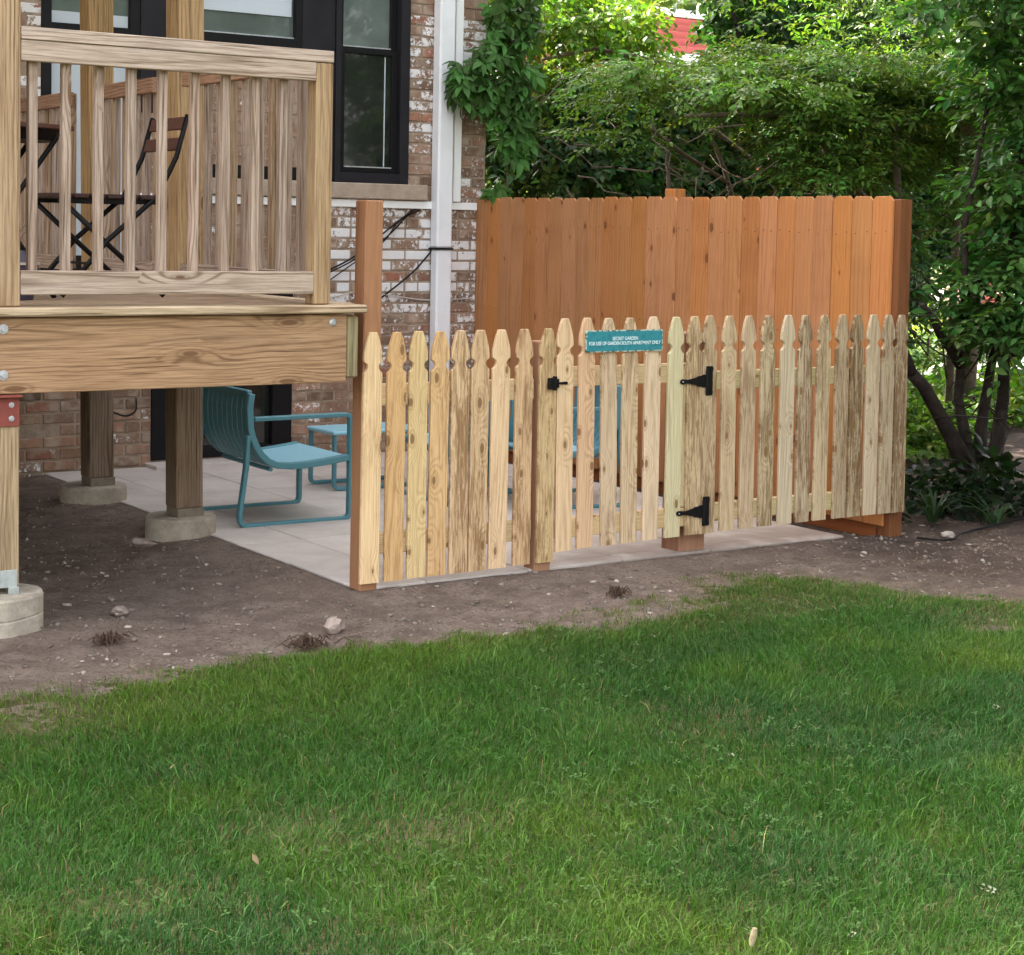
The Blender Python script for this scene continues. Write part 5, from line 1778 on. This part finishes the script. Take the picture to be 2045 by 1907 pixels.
# countless stone chips
N = 15000
X_ = rgr.uniform(1.4, 8.0, N)
Y_ = rgr.uniform(5.2, 9.8, N)
lm = lawn_amount(X_, Y_)
okp = (lm < 0.25) & ~((X_ > 3.62) & (X_ < 6.52) & (Y_ > 6.5)) & ~((X_ > 6.5) & (Y_ > 6.9))
okp &= (fbm(X_, Y_, 1.7, 77) + 0.35 * rgr.random(N) > 0.52)
X_, Y_ = X_[okp], Y_[okp]
Z_ = ground_h(X_, Y_)
ico = bmesh.new()
bmesh.ops.create_icosphere(ico, subdivisions=1, radius=1)
iv = np.array([v.co[:] for v in ico.verts])
ico.verts.ensure_lookup_table()
it = np.array([[v.index for v in f.verts] for f in ico.faces])
ico.free()
Vs, Ts = [], []
for i in range(len(X_)):
    s = 0.003 + 0.010 * rgr.random() ** 4
    m = rotz(rgr.uniform(0, 6.28)) @ rotx(rgr.normal(0, .4))
    vv = (iv * (1 + .25 * rgr.normal(size=(len(iv), 1))) * np.array((s * rgr.uniform(.8, 1.8), s, s * .6))) @ m.T + (X_[i], Y_[i], Z_[i] + s * .2)
    Vs.append(vv)
    Ts.append(it + i * len(iv))
sc_ = np.repeat(np.where(rgr.random(len(X_)) < 0.12, rgr.uniform(.3, 1.0, len(X_)) ** 1.3, rgr.uniform(0.08, .36, len(X_))), len(iv))
colc = np.stack([.10 + .31 * sc_, .076 + .27 * sc_, .062 + .235 * sc_], 1)
t = NT('stone_chips')
at = t.new('Attribute', attribute_name='col')
t.base(at.outputs['Color'], .9, .15)
o = obj('gravel', np_mesh('gravel', np.concatenate(Vs), None, np.concatenate(Ts), colc), t.m)
o['kind'] = 'stuff'
tag(o, 'scattered pale stone chips and grit on the bare soil', 'gravel')

N = 5200
X_ = np.concatenate([rgr.uniform(1.5, 8.0, 3600), rgr.uniform(4.9, 8.0, 1600)])
Y_ = np.concatenate([rgr.uniform(5.0, 8.6, 3600), rgr.uniform(4.6, 6.4, 1600)])
lm = lawn_amount(X_, Y_)
okp = (lm < 0.6) & ~((X_ > 3.6) & (X_ < 6.6) & (Y_ > 6.48)) & (fbm(X_, Y_, 1.5, 93) + .3 * rgr.random(N) > .55)
X_, Y_ = X_[okp], Y_[okp]
n = len(X_)
a_ = rgr.uniform(0, 6.28, n)
l_ = rgr.uniform(.012, .05, n)
w_s = rgr.uniform(.0006, .0013, n)
z0 = ground_h(X_, Y_) + .004
d_ = np.stack([np.cos(a_), np.sin(a_), np.zeros(n)], 1) * l_[:, None]
p_ = np.stack([-np.sin(a_), np.cos(a_), np.zeros(n)], 1) * w_s[:, None]
c_ = np.stack([X_, Y_, z0], 1)
bend = p_ * rgr.normal(0, 6, n)[:, None] + np.array((0, 0, .004))
Vs = np.stack([c_ - d_ - p_, c_ - d_ + p_, c_ + bend - p_, c_ + bend + p_, c_ + d_ - p_, c_ + d_ + p_], 1).reshape(-1, 3)
b0 = np.arange(n) * 6
Fs = np.concatenate([np.stack([b0, b0 + 1, b0 + 3, b0 + 2], 1), np.stack([b0 + 2, b0 + 3, b0 + 5, b0 + 4], 1)])
cs_ = np.where((rgr.random(n) < .45)[:, None], np.array((.10, .065, .045)), np.array((.34, .27, .18))) * rgr.uniform(.6, 1.2, (n, 1))
o = obj('straw_litter', np_mesh('straw_litter', Vs, Fs, None, np.repeat(cs_, 6, 0)), t.m)
o['kind'] = 'stuff'
tag(o, 'dry straw and thin root bits strewn on the bare soil', 'litter')

# pale fallen blossoms and a few dead leaves on the lawn
pet = bmesh.new()
for k in range(6):
    a = k * 1.05
    c0 = Vector((math.cos(a) * .008, math.sin(a) * .008, .004 + .003 * (k % 2)))
    vs = [pet.verts.new(c0 + Vector((math.cos(a + d) * l, math.sin(a + d) * l, h))) for d, l, h in ((-.9, .008, 0), (-.4, .013, .005), (.4, .013, .003), (.9, .008, .006))]
    pet.faces.new(vs)
pet_me = bpy.data.meshes.new('fallen_blossom')
pet.to_mesh(pet_me)
pet.free()
pet_me.materials.append(M['petal'])
BLOSSOMS = [
    (3.41, 3.88, 1.3, 'broad whitish blossom lying flat in the middle of the right lawn'),
    (3.25, 2.77, 1.5, 'largest whitish blossom cluster low at the right edge of the lawn'),
    (2.60, 2.87, .9, 'pale blossom just above the seed cone near the bottom edge'),
    (2.77, 2.73, .9, 'pale blossom near the bottom edge right of the seed cone'),
    (4.51, 3.84, 1.0, 'pale blossom among tall stalks near the right edge of the lawn'),
    (5.03, 5.44, 1.2, 'whitish blossom in the green grass below the lower gate hinge'),
    (5.11, 5.86, 1.2, 'whitish blossom nearest the gate post at the tip of the lawn'),
    (4.97, 5.79, 1.0, 'pale greenish blossom left beside the one nearest the gate post'),
    (4.95, 5.00, .8, 'small pale blossom in the yellowish thin grass at right'),
    (4.18, 5.21, .9, 'pale blossom at the worn lawn border below the garden sign'),
    (4.53, 5.31, .7, 'tiny white blossom on the bare patch below the gate'),
    (5.56, 4.78, 1.2, 'pale blossom beside the bare patch close to the right picture edge'),
    (5.37, 5.14, .9, 'small pale blossom in the upper right grass near the soil'),
    (3.34, 4.07, .8, 'small pale blossom upper left of the broad flat one'),
    (3.93, 5.47, .8, 'small pale blossom at the worn soil strip left of the gate'),
]
for (x, y, sc, lab) in BLOSSOMS:
    o = obj('fallen_blossom', pet_me, None, None, (x, y, ground_h(np.array(x), np.array(y)) + .022), (random.uniform(-.3, .3), random.uniform(-.3, .3), random.uniform(0, 6)), scale=(sc * .62, sc * .62, sc * .62))
    tag(o, lab, 'blossom', 'pale blossoms fallen on the lawn')
cone = MB()
for k in range(7):
    cone.cyl((0, 0, .006 * k), .006 + .004 * math.sin(.4 + k * .38), .006, 9, .0045 + .004 * math.sin(.5 + k * .38))
o = obj('seed_cone', cone.mesh('seed_cone'), M['conemat'], None, (2.53, 2.79, .01), (.1, .15, 0), scale=(.8, .8, .9))
tag(o, 'pale upright seed cone standing in the grass at the bottom edge', 'cone')
dl = bmesh.new()
vs = [dl.verts.new(p) for p in ((0, 0, 0), (.012, .010, .006), (.030, .012, .004), (.048, 0, .010), (.030, -.012, .008), (.012, -.010, .002))]
dl.faces.new(vs)
dl_me = bpy.data.meshes.new('dead_leaf')
dl.to_mesh(dl_me)
dl.free()
dl_me.materials.append(M['drygrass'])
for (x, y, lab) in ((1.82, 3.72, 'tan dead leaf standing in the thin lawn at the lower left'), (1.94, 4.53, 'tan dead leaf in the dark grass left of the lawn middle'), (3.85, 4.07, 'tan dead leaf in the right part of the lawn')):
    o = obj('dead_leaf', dl_me, None, None, (x, y, ground_h(np.array(x), np.array(y)) + .045), (random.uniform(-.7, .7), random.uniform(-.9, -.2), random.uniform(0, 6)), scale=(.65, .65, .65))
    tag(o, lab, 'leaf', 'dead leaves on the lawn')

# ================================================================== GRASS
rgg = np.random.default_rng(9)


def scatter(x0, x1, y0, y1, dens):
    n = int((x1 - x0) * (y1 - y0) * dens)
    return rgg.uniform(x0, x1, n), rgg.uniform(y0, y1, n)


# dense where the picture looks, thinner round about
fw = np.array((math.sin(R(33.98)), math.cos(R(33.98))))
rt = np.array((fw[1], -fw[0]))
xs_, ys_ = scatter(0.2, 7.6, 1.4, 6.3, 23000)
dz_ = xs_ * fw[0] + ys_ * fw[1]
dx_ = xs_ * rt[0] + ys_ * rt[1]
ex_ = np.maximum(np.abs(dx_) - dz_ * 0.30, 0) + np.maximum(3.5 - dz_, 0)
keep = rgg.random(len(xs_)) < np.where(ex_ < 0.12, 1.0, np.clip(0.75 - 0.45 * ex_, 0.10, 1))
xs_, ys_ = xs_[keep], ys_[keep]
la_ = lawn_amount(xs_, ys_)
keep = rgg.random(len(xs_)) < np.clip(la_ * 1.25 - 0.08, 0.0, 1) * (0.72 + 0.5 * fbm(xs_, ys_, 5, 12))
xs_, ys_, la_ = xs_[keep], ys_[keep], la_[keep]
n = len(xs_)
zg = ground_h(xs_, ys_)
tall = fbm(xs_, ys_, 1.7, 41)
h = (0.018 + 0.033 * rgg.random(n)) * (0.55 + 0.85 * tall) * (0.35 + 0.65 * la_)
h *= np.where(rgg.random(n) < 0.03, 1.7, 1.0)
swirl = fbm(xs_, ys_, 2.5, 61) * 9.0
az_ = swirl + rgg.normal(0, 1.7, n)
lean = np.abs(rgg.normal(0.65, 0.45, n))
wd_ = rgg.uniform(0.0008, 0.0017, n)
dirx, diry = np.cos(az_), np.sin(az_)
fa = rgg.uniform(0, 6.28, n)
sx, sy = np.cos(fa) * wd_, np.sin(fa) * wd_
P0 = np.stack([xs_, ys_, zg - 0.003], 1)
P1 = P0 + np.stack([dirx * h * lean * .35, diry * h * lean * .35, h * .62], 1)
P2 = P0 + np.stack([dirx * h * lean * 1.05, diry * h * lean * 1.05, h * (1.0 - 0.18 * lean)], 1)
sd = np.stack([sx, sy, np.zeros(n)], 1)
V = np.stack([P0 - sd, P0 + sd, P1 - sd * .85, P1 + sd * .85, P2], 1).reshape(-1, 3)
b0 = np.arange(n) * 5
F4 = np.stack([b0, b0 + 1, b0 + 3, b0 + 2], 1)
F3 = np.stack([b0 + 2, b0 + 3, b0 + 4], 1)
pa = fbm(xs_, ys_, 0.9, 51)
pb_ = fbm(xs_, ys_, 3.2, 52)
pc_ = fbm(xs_, ys_, 11, 53)
ca = np.array((0.040, 0.112, 0.013))
cbl = np.array((0.028, 0.088, 0.014))
cy2 = np.array((0.092, 0.162, 0.017))
cbr = np.array((0.19, 0.155, 0.065))


def sstep(x, a, b):
    t_ = np.clip((x - a) / (b - a), 0, 1)
    return t_ * t_ * (3 - 2 * t_)


edge_y = np.interp(xs_, EDGE_X, EDGE_Y)
nearedge = np.exp(-((edge_y - ys_) / 0.55) ** 2)
wy_ = np.clip(sstep(pa, .50, .70) * .40 + nearedge * 0.60 + 0.5 * sstep(pb_, .55, .75), 0, 1)[:, None]
wb_ = sstep(fbm(xs_, ys_, 1.3, 54), .48, .66)[:, None]
colg = ca * (1 - wb_) + cbl * wb_
colg = colg * (1 - wy_) + cy2 * wy_
dead = (rgg.random(n) < (0.018 + 0.45 * (1 - la_) + 0.05 * sstep(pc_, .5, .75)))[:, None]
colg = np.where(dead, cbr * rgg.uniform(.6, 1.1, (n, 1)), colg)
colg = colg * rgg.uniform(.55, 1.35, (n, 1))
lightb = (rgg.random(n) < 0.08)[:, None]
colg = np.where(lightb, colg * 1.5 + np.array((.03, .03, .015)), colg)
C = np.repeat(colg[:, None, :], 5, 1)
C = np.clip(C, .004, 1).reshape(-1, 3)
o = obj('grass', np_mesh('grass', V, F4, F3, C), M['grass'])
o['kind'] = 'stuff'
tag(o, 'short mixed green lawn grass with paler and thinner patches', 'grass')

xc, yc = scatter(0.6, 6.4, 2.2, 6.0, 170)
lc = lawn_amount(xc, yc)
kc = (lc > 0.55) & (fbm(xc, yc, 1.4, 71) + 0.25 * rgg.random(len(xc)) > 0.62)
xc, yc = xc[kc], yc[kc]
zc_ = ground_h(xc, yc) + rgg.uniform(.018, .036, len(xc))
Vs, Fs, Cs = [], [], []
m = 0
for i in range(len(xc)):
    a0, r_ = rgg.uniform(0, 6.28), rgg.uniform(.007, .014)
    cb_ = np.array((0.036, 0.098, 0.014)) * rgg.uniform(.8, 1.25)
    tl = rgg.normal(0, .25, 2)
    for j in range(3):
        a = a0 + j * 2.094
        pts = np.array([(0, 0), (.75 * math.cos(a - .5), .75 * math.sin(a - .5)), (1.15 * math.cos(a), 1.15 * math.sin(a)), (.75 * math.cos(a + .5), .75 * math.sin(a + .5))]) * r_
        for q_ in pts:
            Vs.append((xc[i] + q_[0], yc[i] + q_[1], zc_[i] + tl[0] * q_[0] + tl[1] * q_[1]))
        Fs.append((m, m + 1, m + 2, m + 3))
        Cs += [cb_] * 4
        m += 4
o = obj('clover', np_mesh('clover', np.array(Vs), np.array(Fs), None, np.array(Cs)), M['grass'])
o['kind'] = 'stuff'
tag(o, 'small clover leaves scattered in patches through the lawn', 'clover')
print('blades', n, 'bricks', n_vis)
